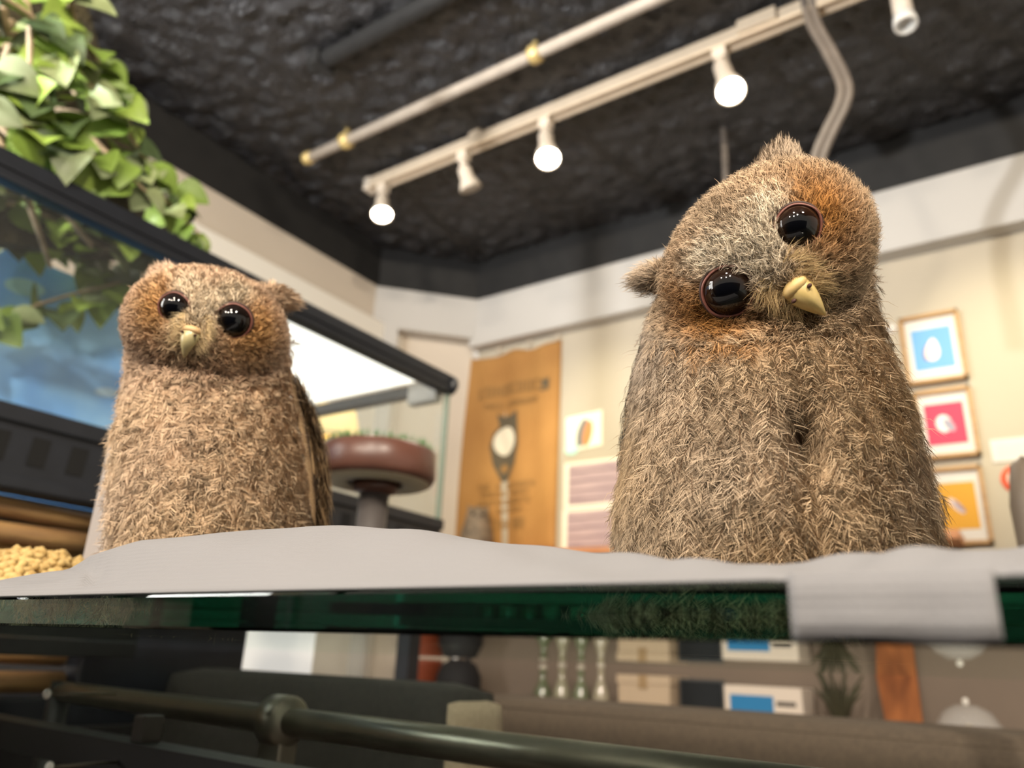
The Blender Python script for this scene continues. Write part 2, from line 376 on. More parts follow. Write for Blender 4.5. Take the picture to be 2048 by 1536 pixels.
# ================================================================== BACK WALL PICTURES
def wr(l, t_, r_, b_, Y=YW):
    """rectangle on the wall plane from the midpoints of its four sides"""
    return ony(*l, Y)[0], ony(*r_, Y)[0], ony(*b_, Y)[2], ony(*t_, Y)[2]
m_kraft = mat('kraft_banner', (170, 124, 66), 0.85, rgb2=(156, 110, 56), scale=5, bump=0.3, bscale=300, bdist=0.001)
m_ink = mat('banner_ink', (88, 78, 60), 0.9)
m_inksoft = mat('banner_ink_faded', (142, 106, 60), 0.9)
m_cream = mat('banner_cream', (214, 204, 182), 0.9)
x0, x1, z0, z1 = -1.705, -1.29, 1.35, 2.085
bn = empty('kraft_banner', ((x0 + x1) / 2, YW, z0), 'tall brown kraft banner with a dark owl emblem and faded lettering', 'banner')
NXB, NZB = 18, 30
bmB = bmesh.new(); grid = []
def ban_y(u, v):
    return YW - 0.012 - 0.010 * math.sin(u * 9.0 + 0.7) * (1 - 0.5 * v) - 0.006 * math.sin(u * 21 + v * 3)
for j in range(NZB + 1):
    row = []
    for i in range(NXB + 1):
        u = i / NXB; v = j / NZB
        zz = z0 + (z1 - z0) * v - (0.016 * math.sin(u * PI * 2) ** 2 if j == NZB else 0)
        row.append(bmB.verts.new((x0 + (x1 - x0) * u, ban_y(u, v), zz)))
    grid.append(row)
for j in range(NZB):
    for i in range(NXB): bmB.faces.new((grid[j][i], grid[j][i + 1], grid[j + 1][i + 1], grid[j + 1][i]))
o = bm_obj('cloth', bmB, m_kraft, bn, True)
sm = o.modifiers.new('solid', 'SOLIDIFY'); sm.thickness = 0.002
def bpos(u, v, dz=0.0035): return Vector((x0 + (x1 - x0) * u, ban_y(u, v) - dz, z0 + (z1 - z0) * v))
def bpatch(name, poly, m):
    """flat printed patch following the cloth"""
    bm = bmesh.new(); bm.faces.new([bm.verts.new(bpos(u, v)) for u, v in poly])
    bmesh.ops.triangulate(bm, faces=bm.faces)
    return bm_obj(name, bm, m, bn)
def strokes(name, v, u0, u1, hgt, n, m, arc=0.0, seed=1):
    r_ = random.Random(seed); bm = bmesh.new(); w = (u1 - u0) / n
    for i in range(n):
        if r_.random() < 0.12: continue
        uc = u0 + w * (i + 0.5); vv = v + arc * (1 - ((uc - 0.5) * 2.2) ** 2)
        for (da, db, dc, dd) in r_.choice([((-.4, -.15, -1, 1), (.15, .4, -1, 1), (-.4, .4, -.2, .2)), ((-.4, -.15, -1, 1), (-.4, .4, .6, 1), (-.4, .4, -1, -.6)), ((-.13, .13, -1, 1), (-.4, .4, .6, 1)), ((-.4, -.15, -1, 1), (.15, .4, -1, 1), (-.4, .4, .6, 1), (-.4, .4, -1, -.6))]):
            bm.faces.new([bm.verts.new(bpos(uc + a_ * w, vv + b_ * hgt / 2)) for a_, b_ in ((da, dc), (db, dc), (db, dd), (da, dd))])
    o = bm_obj(name, bm, m, bn); o['kind'] = 'stuff'; return o
strokes('heading_print', 0.775, 0.17, 0.90, 0.055, 9, m_inksoft, 0.02, 3)
bpatch('heading_end_print', [(0.83, 0.745), (0.91, 0.75), (0.91, 0.81), (0.83, 0.805)], m_ink)
strokes('subheading_print', 0.715, 0.24, 0.80, 0.030, 12, m_inksoft, 0.0, 5)
# owl emblem
cx, cz = 0.47, 0.50
bpatch('emblem_body', [(cx - .145, cz + .01), (cx - .12, cz + .075), (cx - .07, cz + .11), (cx - .10, cz + .175), (cx - .03, cz + .155), (cx + .05, cz + .155), (cx + .12, cz + .175), (cx + .10, cz + .11), (cx + .14, cz + .07), (cx + .15, cz), (cx + .12, cz - .08), (cx + .03, cz - .165), (cx - .03, cz - .165), (cx - .11, cz - .08)], m_ink)
def bdisc(name, uc, vc, ru, rv, m, dz):
    bm = bmesh.new(); bm.faces.new([bm.verts.new(bpos(uc + ru * math.cos(a), vc + rv * math.sin(a), dz)) for a in [2 * PI * k / 20 for k in range(20)]])
    return bm_obj(name, bm, m, bn)
bdisc('emblem_breast', cx, cz + .03, .115, .072, m_cream, 0.005)
bdisc('emblem_tail', cx, cz - .105, .045, .022, m_inksoft, 0.005)
for i, (v, n_, hh) in enumerate(((0.31, 13, .026), (0.275, 15, .022), (0.235, 12, .024), (0.195, 9, .02), (0.13, 11, .045))):
    strokes('small_print', v, 0.22 + 0.03 * (i % 2), 0.80 - 0.02 * i, hh, n_, m_inksoft, 0.0, 20 + i)
for u in (0.03, 0.36, 0.68, 0.97):
    pz = bpos(u, 1.0)
    lathe('hanging_clip', (pz.x, YW, pz.z + 0.012), (0, -1, 0), [(0, 0), (0.012, 0), (0.012, 0.008), (0.007, 0.016), (0, 0.017)], mat('clip_plastic', (190, 178, 160), 0.4), bn, 14)

# three framed prints
m_oak = mat('oak_frame', (178, 136, 78), 0.5, rgb2=(150, 108, 58), scale=12, stretch=(1, 1, 6))
m_mount = mat('white_mount', (206, 201, 194), 0.7)
def framed(l, t_, r_, b_, rgb, label, shape):
    xa, xb, za, zb = wr(l, t_, r_, b_)
    f = empty('framed_print', ((xa + xb) / 2, YW, za), label, 'picture', 'framed prints stacked on the wall')
    w = 0.009
    for lo, hi in (((xa, za), (xa + w, zb)), ((xb - w, za), (xb, zb)), ((xa, za), (xb, za + w)), ((xa, zb - w), (xb, zb))):
        box('frame_side', (lo[0], YW - 0.026, lo[1]), (hi[0], YW - 0.0005, hi[1]), m_oak, f, 0.0012)
    box('mount', (xa + w, YW - 0.012, za + w), (xb - w, YW - 0.004, zb - w), m_mount, f)
    mx, mz = (xb - xa) * 0.17, (zb - za) * 0.20
    box('print', (xa + mx, YW - 0.0135, za + mz), (xb - mx, YW - 0.0118, zb - mz), mat('print_%d_%d_%d' % rgb, rgb, 0.7), f)
    cx_, cz_ = (xa + xb) / 2, (za + zb) / 2; S = (zb - za)
    for ii, (nm, pts, col) in enumerate(shape):
        bm = bmesh.new(); bm.faces.new([bm.verts.new((cx_ + a_ * S, YW - 0.0142 - 0.0006 * ii, cz_ + b_ * S)) for a_, b_ in pts])
        bm_obj(nm, bm, mat('ink_%d_%d_%d' % col, col, 0.7), f)
    return f
def blob(cx_, cz_, a_, b_, tilt, n=18, egg=0.0):
    out = []
    for k_ in range(n):
        t_ = 2 * PI * k_ / n; x_ = a_ * math.cos(t_) * (1 + egg * math.sin(t_)); z_ = b_ * math.sin(t_)
        out.append((cx_ + x_ * math.cos(tilt) - z_ * math.sin(tilt), cz_ + x_ * math.sin(tilt) + z_ * math.cos(tilt)))
    return out
framed((1808, 710), (1856, 634), (1928, 692), (1884, 767), (104, 158, 204), 'blue print of a pale bird in an oak frame, top of three', [('bird_shade', blob(-.045, -.03, .07, .15, -.35), (120, 110, 150)), ('bird_body', blob(-.005, -.02, .085, .165, -.12, egg=-.35), (236, 210, 196))])
framed((1834, 855), (1885, 783), (1952, 840), (1905, 918), (206, 54, 84), 'red print of a grey white bird in an oak frame, middle of three', [('bird_body', blob(-.02, .0, .10, .13, .1), (224, 216, 212)), ('bird_shade', blob(.045, -.03, .055, .11, .5), (150, 146, 160))])
framed((1858, 1010), (1912, 937), (1975, 1002), (1925, 1092), (206, 150, 38), 'yellow print of a small grey bird in an oak frame, bottom of three', [('bird_body', blob(-.01, .0, .045, .13, .65), (214, 196, 190)), ('bird_shade', blob(.02, -.015, .025, .10, .65), (150, 134, 150))])

# sign and round sticker at the right edge
xa, xb, za, zb = wr((1982, 900), (2030, 876), (2120, 890), (2030, 922))
s_ = empty('wall_sign', ((xa + xb) / 2, YW, za), 'small white paper sign taped to the wall above an orange sticker', 'sign')
box('paper', (xa, YW - 0.004, za), (xb, YW - 0.0005, zb), m_mount, s_)
for k_ in range(3): box('text_line', (xa + 0.012, YW - 0.0048, za + (zb - za) * (0.28 + 0.2 * k_)), (xb - 0.014, YW - 0.0038, za + (zb - za) * (0.36 + 0.2 * k_)), mat('faint_ink', (214, 204, 190), 0.8), s_)
c = ony(2036, 958, YW)
st = empty('round_sticker', (c[0], YW, c[2]), 'round orange sticker with a pale centre beside the framed prints', 'sticker')
lathe('rim', (c[0], YW, c[2]), (0, -1, 0), [(0, 0), (0.035, 0), (0.035, 0.0028), (0.0, 0.003)], mat('sticker_orange', (240, 96, 62), 0.6), st, 28)
lathe('centre', (c[0], YW, c[2]), (0, -1, 0), [(0.023, 0.0027), (0.023, 0.004), (0.0, 0.0042)], mat('sticker_pale', (240, 206, 190), 0.6), st, 24)
c = ony(1784, 658, YW)
hk = empty('wall_hook', (c[0], YW, c[2]), 'tiny clear glass hook shining on the wall beside the blue print', 'hook')
m_clear = mat('clear_acrylic', (245, 242, 236), 0.05, spec=0.9, coat=1.0)
lathe('disc', (c[0], YW, c[2]), (0, -1, 0), [(0, 0), (0.013, 0), (0.013, 0.003), (0.006, 0.008), (0, 0.009)], m_clear, hk, 18)
tube('peg', [(c[0], YW - 0.006, c[2] - 0.004), (c[0], YW - 0.018, c[2] - 0.010), (c[0], YW - 0.020, c[2] - 0.002)], 0.0025, m_clear, hk, 8)

# small prints pinned left of the tilted owl, and the shelf under them
m_photo = mat('purple_grey_photo', (182, 158, 158), 0.6, rgb2=(150, 128, 134), scale=9, stretch=(1, 1, 12))
def small_print(px4, label, border=0.010, photo=None):
    xa, xb, za, zb = wr(*px4)
    f = empty('pinned_photo', ((xa + xb) / 2, YW, za), label, 'photo', 'photos pinned by the banner')
    box('paper', (xa, YW - 0.005, za), (xb, YW - 0.0005, zb), mat('photo_paper', (232, 222, 204), 0.6), f)
    box('image', (xa + border * 1.6, YW - 0.006, za + border), (xb - border, YW - 0.0045, zb - border), photo or m_photo, f)
    for k_ in range(4): box('stripe', (xa + border * 1.8, YW - 0.0066, za + border + (zb - za - 2 * border) * (0.10 + 0.23 * k_)), (xb - border * 1.2, YW - 0.0056, za + border + (zb - za - 2 * border) * (0.14 + 0.23 * k_)), mat('photo_dark', (128, 108, 114), 0.7), f)
    return f
small_print(((1130, 975), (1180, 922), (1262, 965), (1180, 1014)), 'purple grey photo with a white border pinned beside the banner, upper one')
small_print(((1127, 1060), (1175, 1016), (1262, 1050), (1175, 1108)), 'purple grey photo with a white border pinned beside the banner, lower one')
c = ony(1172, 868, YW)
dc = empty('bird_decal', (c[0], YW, c[2] - 0.05), 'small blurred bird picture with orange breast above the pinned photos', 'picture')
bm = bmesh.new()
for nm, pts, col, dy in (('paper', [(-.075, -.055), (.06, -.045), (.06, .075), (-.075, .065)], (240, 236, 214), .003), ('bird_wing', blob(-.012, .005, .02, .05, -.25), (120, 120, 116), .0045), ('bird_breast', blob(.008, .0, .016, .045, -.2), (206, 136, 82), .0055), ('water_patch', blob(-.052, -.048, .026, .018, 0), (176, 226, 210), .0045)):
    prism(nm, [(c[0] + a_, YW - dy, c[2] + b_) for a_, b_ in pts], (0, dy - 0.0004, 0), mat('decal_%d_%d_%d' % col, col, 0.7), dc)
zs = ony(1170, 1098, YW - 0.1)[2]
ws = empty('wall_shelf', (-0.9, YW, zs), 'orange wood wall shelf below the pinned photos', 'shelf')
box('board', (-1.72, YW - 0.13, zs - 0.022), (-0.15, YW - 0.0005, zs), mat('orange_wood', (214, 150, 98), 0.5, rgb2=(190, 122, 74), scale=8, stretch=(1, 8, 8)), ws, 0.002)
for xx in (-1.1, -0.3): box('bracket', (xx, YW - 0.10, zs - 0.07), (xx + 0.02, YW - 0.0005, zs - 0.022), m_oak, ws)

# ================================================================== GLASS TANK ON THE LEFT
XT = -0.955; YTF = 1.157; XTB = XL + 0.40
m_bframe = mat('black_tank_frame', (26, 29, 36), 0.38, var=0.15, scale=30, spec=0.5)
m_hole = mat('slot_black', (8, 8, 9), 0.9)
PANE = glass_mat('tank_glass', (0.97, 0.985, 0.975), haze=0.015)
m_gedge = mat('glass_edge_green', (128, 140, 126), 0.2, spec=0.6)
tk = empty('glass_tank', (XT - 0.25, 0.6, 1.18), 'black framed glass tank along the left wall below the ivy', 'tank')
YN = -0.25
box('top_rail', (XT - 0.022, YN, 1.518), (XT + 0.002, YTF, 1.556), m_bframe, tk, 0.004)
box('top_rail_groove', (XT + 0.0022, YN, 1.532), (XT + 0.0045, YTF - 0.02, 1.541), m_bframe, tk, 0.0008)
box('top_rail', (XTB, YTF - 0.022, 1.520), (XT - 0.10, YTF, 1.545), m_bframe, tk, 0.004)
box('corner_bracket', (XT - 0.10, YTF - 0.024, 1.500), (XT - 0.022, YTF + 0.001, 1.548), mat('grey_bracket', (150, 146, 140), 0.4), tk, 0.008)
lathe('rail_end_cap', (XT - 0.010, YTF - 0.004, 1.537), (0, 1, 0), [(0, 0), (0.0215, 0), (0.0215, 0.012), (0.014, 0.020), (0, 0.021)], m_bframe, tk, 20)
rail = box('bottom_rail', (XT - 0.03, YN, 1.160), (XT, YTF, 1.256), m_bframe, tk, 0.004)
box('rail_step', (XT - 0.002, YN, 1.237), (XT + 0.006, YTF, 1.257), m_bframe, tk, 0.002)
box('rail_step', (XT - 0.002, YN, 1.163), (XT + 0.006, YTF, 1.178), m_bframe, tk, 0.002)
yy = YN + 0.02
while yy < YTF - 0.03:
    o = prism('vent_slot', [(XT + 0.0012, yy, 1.192), (XT + 0.0012, yy + 0.020, 1.192), (XT + 0.0012, yy + 0.022, 1.226), (XT + 0.0012, yy + 0.002, 1.226)], (-0.003, 0, 0), m_hole, rail)
    yy += 0.045
box('bottom_rail', (XTB, YTF - 0.03, 1.160), (XT - 0.031, YTF, 1.235), m_bframe, tk, 0.004)
box('front_pane', (XT - 0.014, YN, 1.250), (XT - 0.009, YTF - 0.004, 1.524), PANE, tk)
box('side_pane', (XTB, YTF - 0.012, 1.230), (XT - 0.016, YTF - 0.007, 1.524), PANE, tk)
box('pane_edge', (XT - 0.015, YTF - 0.0035, 1.250), (XT - 0.004, YTF + 0.002, 1.520), m_gedge, tk)
# white board behind the tank, lit by an added glowing panel on the tank
bd_x = XL + 0.03
yb1 = onx(800, 800, bd_x)[1]
box_ = box('white_board', (XL + 0.004, yb1 - 0.95, 0.9), (bd_x, yb1, onx(775, 640, bd_x)[2] - 0.02), mat('white_board', (238, 234, 224), 0.6))
tag(box_, 'white board on the left wall seen through the tank glass', 'board')
ls = empty('added_lid_glow', (XTB + 0.2, 0.95, 1.545), 'flat glowing panel added as a lid on the far end of the tank for its light', 'lamp')  # glowing lid is added to light the tank and the board
box('housing', (XTB, 0.70, 1.553), (XT - 0.024, YTF - 0.024, 1.566), m_bframe, ls, 0.002)
box('added_diffuser', (XTB + 0.006, 0.706, 1.546), (XT - 0.030, YTF - 0.030, 1.5535), mat('added_panel_glow', (250, 248, 240), 0.5, emit=(255, 250, 238), estr=1.3), ls)
# yellow lamp glow panel inside the tank
c = ohd(668, 842, 1.95)
lamp = empty('shade_lamp', (c[0], c[1], c[2] - 0.06), 'pale yellow fabric lampshade glowing behind the tank glass', 'lamp')
lathe('shade', (c[0], c[1], c[2] - 0.045), (0, 0, 1), [(0.030, 0), (0.070, 0.0), (0.072, 0.004), (0.050, 0.080), (0.0, 0.082)], mat('lampshade_yellow', (255, 226, 160), 0.8, emit=(255, 222, 150), estr=0.55), lamp, 28)
lathe('stand', (c[0], c[1], 0.0), (0, 0, 1), [(0, 0), (0.09, 0), (0.09, 0.01), (0.008, 0.02), (0.008, c[2] - 0.04), (0, c[2] - 0.04)], m_bframe, lamp, 20)
box_ = box('tank_floor', (XTB, YN, 1.150), (XT - 0.032, YTF - 0.031, 1.160), m_bframe, tk)

# window reflection of the tank glass, painted on a blue panel behind it
XBP = XT - 0.30
def sky_reflection_mat():
    m = mat('sky_reflection', (160, 212, 255), 0.5, rgb2=(84, 146, 236), scale=5.5, detail=3)
    r_ = [n for n in m.node_tree.nodes if n.type == 'VALTORGB'][0].color_ramp
    k_ = r_.elements.new(0.5); k_.color = (*lin((116, 178, 248)), 1)
    return m
ztop = onx(0, 490, XBP)[2]
ye = onx(300, 700, XBP)[1]
sp = empty('reflection_panel', (XBP, 0.4, 1.16), 'blue panel with a painted sky reflection standing at the back of the tank', 'panel')
box('panel', (XBP - 0.006, -0.1, 1.162), (XBP, ye + 0.05, ztop), sky_reflection_mat(), sp)  # panel standing in for the window reflection
for i, (px, py, a_, b_, col) in enumerate(((50, 575, .030, .014, (168, 214, 224)), (215, 785, .022, .008, (190, 222, 250)))):
    c = onx(px, py, XBP)
    bm = bmesh.new(); bm.faces.new([bm.verts.new((XBP + 0.0006 + 0.0003 * i, c[1] + p_[0], c[2] + p_[1])) for p_ in blob(0, 0, a_, b_, 0.2)])
    bm_obj('reflection_patch', bm, mat('patch_%d' % i, col, 0.5), sp)
# stacked wooden poles under the tank rail
m_pole = mat('pale_pole_wood', (190, 150, 96), 0.6, rgb2=(122, 90, 60), scale=9, stretch=(8, 1.0, 8), bump=0.4, bscale=14, bdist=0.004)
for i in range(8):
    zc = 1.147 - 0.0265 * i; xx = XT - 0.035 + 0.012 * math.sin(i * 2.1)
    pts = [(xx + 0.003 * math.sin(3 * s + i), -0.05 + 0.56 * s, zc + 0.004 * math.sin(4 * s + 2 * i)) for s in np.linspace(0, 1, 9)]
    o = tube('wooden_pole', pts, [0.0128 + 0.0010 * math.sin(5 * s + i) for s in np.linspace(0, 1, 9)], m_pole, None, 12)
    tag(o, 'pale round wooden pole stacked under the black tank rail, %s' % ('topmost', 'second from the top', 'third from the top', 'fourth from the top', 'fifth from the top', 'third from the bottom', 'second from the bottom', 'lowest')[i], 'pole', 'poles stacked under the tank')
# dark cabinet carrying tank and poles
cab = empty('tank_cabinet', (XT - 0.2, 0.4, 0), 'black cabinet standing under the poles and the tank', 'cabinet')
zc0 = 1.147 - 0.0265 * 7 - 0.0185
box('body', (XTB, YN, 0), (XT - 0.0, 0.742, zc0), m_bframe, cab, 0.004)
for k_ in range(2): box('door', (XT + 0.0005, YN + 0.02 + 0.46 * k_, 0.08), (XT + 0.016, YN + 0.46 + 0.46 * k_, zc0 - 0.03), mat('black_door', (26, 23, 23), 0.5), cab, 0.003)
box('back_post', (XTB, YTF - 0.05, 0), (XTB + 0.05, YTF, 1.15), m_bframe, cab)
box('end_block', (XTB, 0.515, zc0), (XT, 0.744, 1.149), m_bframe, cab, 0.003)
box('back_post', (XTB, YN, zc0), (XTB + 0.05, YN + 0.1, 1.149), m_bframe, cab)
box('front_post', (XT - 0.06, YTF - 0.03, 0), (XT - 0.03, YTF, 1.16), m_bframe, cab)

# ================================================================== IVY
m_leaves = [mat('ivy_leaf_%d' % i, c1, 0.5, rgb2=c2, scale=40, spec=0.4) for i, (c1, c2) in enumerate((((146, 168, 78), (122, 146, 56)), ((122, 146, 62), (100, 124, 48)), ((108, 122, 84), (130, 138, 106)), ((84, 102, 64), (68, 86, 50)), ((150, 158, 116), (116, 130, 82))))]
m_stem = mat('dry_stem', (168, 146, 116), 0.8, var=0.3, scale=60)
def leaf_mesh(i, fold, curl):
    n = 9; V, Fc = [], []
    for k_ in range(n):
        t_ = k_ / (n - 1); w = 0.46 * math.sin(PI * min(1, t_ ** 0.72)) ** 0.75 if 0 < t_ < 1 else 0.0
        w *= (1 - 0.25 * t_)
        zc = curl * (t_ - 0.4) ** 2
        for s in (-1, -0.5, 0, 0.5, 1):
            V.append((s * w, t_, zc + fold * abs(s) * w - 0.35 * fold * (s * w) ** 2 * 2))
    for k_ in range(n - 1):
        for s in range(4): Fc.append((k_ * 5 + s, k_ * 5 + s + 1, (k_ + 1) * 5 + s + 1, (k_ + 1) * 5 + s))
    me = np_mesh('leaf', V, Fc); me.polygons.foreach_set('use_smooth', np.ones(len(me.polygons), bool)); me.materials.append(m_leaves[i]); return me
LEAVES = [leaf_mesh(i % 5, 0.30 + 0.07 * (i % 3), (-0.5, -0.25, -0.7)[i % 3]) for i in range(10)]
def in_poly(x, y, P):
    c = False; j = len(P) - 1
    for i in range(len(P)):
        if (P[i][1] > y) != (P[j][1] > y) and x < (P[j][0] - P[i][0]) * (y - P[i][1]) / (P[j][1] - P[i][1]) + P[i][0]: c = not c
        j = i
    return c
def vine(pts, nleaf, label, size, seed):
    r_ = random.Random(seed); path = bez(pts, 10); root = empty('ivy_vine', path[0], label, 'ivy', 'ivy over the tank')
    tube('stem', path, [0.004 * (1 - 0.5 * i / len(path)) for i in range(len(path))], m_stem, root, 6)
    for i in range(nleaf):
        p = path[int((i + r_.random()) / nleaf * (len(path) - 1))]
        me = LEAVES[r_.choice((0, 1, 0, 1, 2, 3, 4, 5, 6, 5, 6, 7, 8))]
        o = bpy.data.objects.new('leaf', me); COL.objects.link(o); o.parent = root
        side = np.array([r_.uniform(-.3, 1.1), r_.uniform(-1, 1), r_.uniform(-1.0, 0.05)]); side = nrm(side)
        base = p + np.array([r_.uniform(-.015, .015), r_.uniform(-.02, .02), r_.uniform(-.015, .015)])
        # leaf blade points along side, faces roughly to the room and up
        yv = Vector(side); nv = Vector((0.75 + r_.uniform(-.4, .4), -0.45 + r_.uniform(-.5, .5), 0.35 + r_.uniform(-.6, .6)))
        xv = yv.cross(nv).normalized(); zv = xv.cross(yv).normalized()
        s = size * r_.uniform(0.75, 1.2)
        o.matrix_local = Matrix(((xv.x * s, yv.x * s, zv.x * s, base[0] - path[0][0]), (xv.y * s, yv.y * s, zv.y * s, base[1] - path[0][1]), (xv.z * s, yv.z * s, zv.z * s, base[2] - path[0][2]), (0, 0, 0, 1)))
    return root
def vx(lst, X): return [onx(x, y, XT + X) for x, y in lst]
vine(vx([(-60, -40), (60, 30), (130, 110), (190, 180)], -.04), 16, 'bright ivy vine at the very top left, above the others', .062, 1)
vine(vx([(120, -60), (150, 40), (185, 110), (235, 190), (262, 250)], -.05), 16, 'ivy vine along the outer edge against the black ceiling', .056, 2)
vine(vx([(190, 130), (235, 210), (270, 290), (330, 360), (352, 400)], -.06), 16, 'ivy vine trailing down the right side above the tank rail', .054, 3)
vine(vx([(-80, 120), (30, 170), (90, 230), (170, 270)], -.03), 16, 'ivy vine with pale twigs in the middle of the clump', .062, 4)
vine(vx([(-60, 220), (60, 260), (150, 300), (240, 340), (300, 390)], -.02), 17, 'ivy vine lying just above the black rail', .058, 5)
vine(vx([(250, 330), (310, 380), (360, 430), (400, 470)], -.05), 14, 'thin ivy tip reaching furthest right over the rail', .046, 6)
vine(vx([(-80, 20), (20, 90), (60, 180), (40, 260)], -.10), 15, 'shaded ivy vine at the left edge of the picture', .06, 7)
vine(vx([(80, 60), (140, 170), (200, 260), (240, 330)], -.13), 18, 'ivy vine deep inside the clump', .058, 8)
vine(vx([(-60, 400), (60, 420), (160, 470), (250, 520)], -.20), 18, 'ivy vine hanging behind the tank glass, upper one', .06, 9)
vine(vx([(60, 350), (160, 420), (240, 480), (320, 530)], -.22), 17, 'ivy vine behind the tank glass next to the left owl head', .058, 10)
vine(vx([(-60, 640), (40, 620), (140, 590), (260, 560)], -.24), 13, 'leafy branch crossing the painted blue reflection behind the glass', .06, 11)
vine(vx([(-40, 460), (60, 470), (180, 510), (290, 560)], -.26), 15, 'dark ivy vine above the painted blue reflection behind the glass', .056, 12)
vine(vx([(60, 440), (150, 500), (230, 545), (330, 600)], -.27), 16, 'ivy vine hanging deepest behind the glass above the painted blue reflection', .062, 13)
vine(vx([(180, 400), (250, 450), (310, 500), (380, 540)], -.17), 14, 'ivy vine behind the glass just under the black rail', .052, 14)
# twiggy trellis that carries the vines
tw = empty('twig_bundle', onx(60, 200, XT - 0.12), 'bundle of dry brown twigs inside the ivy clump', 'twigs')
r_ = random.Random(5)
for i in range(16):
    a = onx(r_.uniform(-60, 120), r_.uniform(-40, 300), XT - r_.uniform(.06, .16)); b = a + np.array([r_.uniform(-.05, .05), r_.uniform(-.02, .16), r_.uniform(-.16, .02)])
    tube('twig', [a, (a + b) / 2 + np.array([0, 0, .015]), b], [0.006, 0.005, 0.003], m_stem, tw, 6)
# dark mat of dried foliage behind
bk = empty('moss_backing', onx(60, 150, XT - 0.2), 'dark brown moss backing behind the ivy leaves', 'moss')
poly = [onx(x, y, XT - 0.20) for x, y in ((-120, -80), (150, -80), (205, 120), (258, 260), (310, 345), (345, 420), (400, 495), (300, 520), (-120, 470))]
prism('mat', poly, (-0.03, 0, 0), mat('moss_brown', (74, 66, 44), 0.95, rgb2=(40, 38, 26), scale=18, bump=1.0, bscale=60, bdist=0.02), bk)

# ================================================================== GLASS COUNTER
GB, GT, YG = 1.0055, 1.0157, 0.142
def slab_glass():
    m = bpy.data.materials.new('counter_glass'); m.use_nodes = True; nt = m.node_tree
    for n in list(nt.nodes): nt.nodes.remove(n)
    out = nt.nodes.new('ShaderNodeOutputMaterial')
    g = nt.nodes.new('ShaderNodeBsdfGlass'); g.inputs['Color'].default_value = (0.95, 1, 0.98, 1); g.inputs['Roughness'].default_value = 0.0; g.inputs['IOR'].default_value = 1.5
    va = nt.nodes.new('ShaderNodeVolumeAbsorption'); va.inputs['Color'].default_value = (0.0, 0.50, 0.42, 1); va.inputs['Density'].default_value = 7
    nt.links.new(g.outputs[0], out.inputs['Surface']); nt.links.new(va.outputs[0], out.inputs['Volume'])
    return m
gl = empty('glass_counter', (-0.25, YG, GB), 'thick green edged glass counter top under the two owls', 'counter')
box('glass_slab', (-0.935, YG, GB), (0.55, 0.82, GT), slab_glass(), gl, 0.0009)
m_leg = mat('black_leg', (20, 20, 21), 0.5)
for xx, y_ in ((-0.935, 0.17), (0.50, 0.76)):
    box('support_post', (xx, y_, 0), (xx + 0.03, y_ + 0.03, GB), m_leg, gl, 0.002)
for xx, y1_ in ((-0.935, 0.55), (0.50, 0.79)): box('support_arm', (xx, 0.165, GB - 0.0185), (xx + 0.03, y1_, GB - 0.0005), m_leg, gl, 0.002)

# paper towel sheet rumpled on the counter and folded over its edge
def paper_mat():
    m = mat('paper_towel', (140, 139, 142), 0.9, var=0.02, scale=6)
    nt = m.node_tree; b = nt.nodes['Principled BSDF']
    tc = nt.nodes.new('ShaderNodeTexCoord'); ck = nt.nodes.new('ShaderNodeTexVoronoi'); ck.inputs['Scale'].default_value = 620; ck.inputs['Randomness'].default_value = 0.12
    nt.links.new(tc.outputs['Object'], ck.inputs['Vector'])
    bp = nt.nodes.new('ShaderNodeBump'); bp.inputs['Strength'].default_value = 0.5; bp.inputs['Distance'].default_value = 0.0006
    nt.links.new(ck.outputs['Distance'], bp.inputs['Height']); nt.links.new(bp.outputs[0], b.inputs['Normal'])
    t = nt.nodes.new('ShaderNodeBsdfTranslucent'); t.inputs[0].default_value = (0.28, 0.28, 0.28, 1)
    mx = nt.nodes.new('ShaderNodeMixShader'); mx.inputs[0].default_value = 0.25
    nt.links.new(b.outputs[0], mx.inputs[1]); nt.links.new(t.outputs[0], mx.inputs[2]); nt.links.new(mx.outputs[0], nt.nodes['Material Output'].inputs[0])
    return m
RPX = [-140, 0, 60, 130, 150, 180, 280, 430, 620, 800, 1000, 1120, 1230, 1400, 1560, 1700, 1880, 2048, 2300]
RPY = [1168, 1160, 1150, 1142, 1132, 1112, 1086, 1068, 1058, 1068, 1090, 1105, 1120, 1132, 1134, 1122, 1108, 1100, 1100]
DPX = [-140, 0, 150, 300, 600, 900, 1150, 1400, 1600, 1900, 2300]
DHD = [.52, .43, .385, .345, .315, .285, .235, .205, .195, .195, .20]
cols = np.concatenate([np.arange(-120, 2301, 20)])
NV = 26; bm = bmesh.new(); rows = []
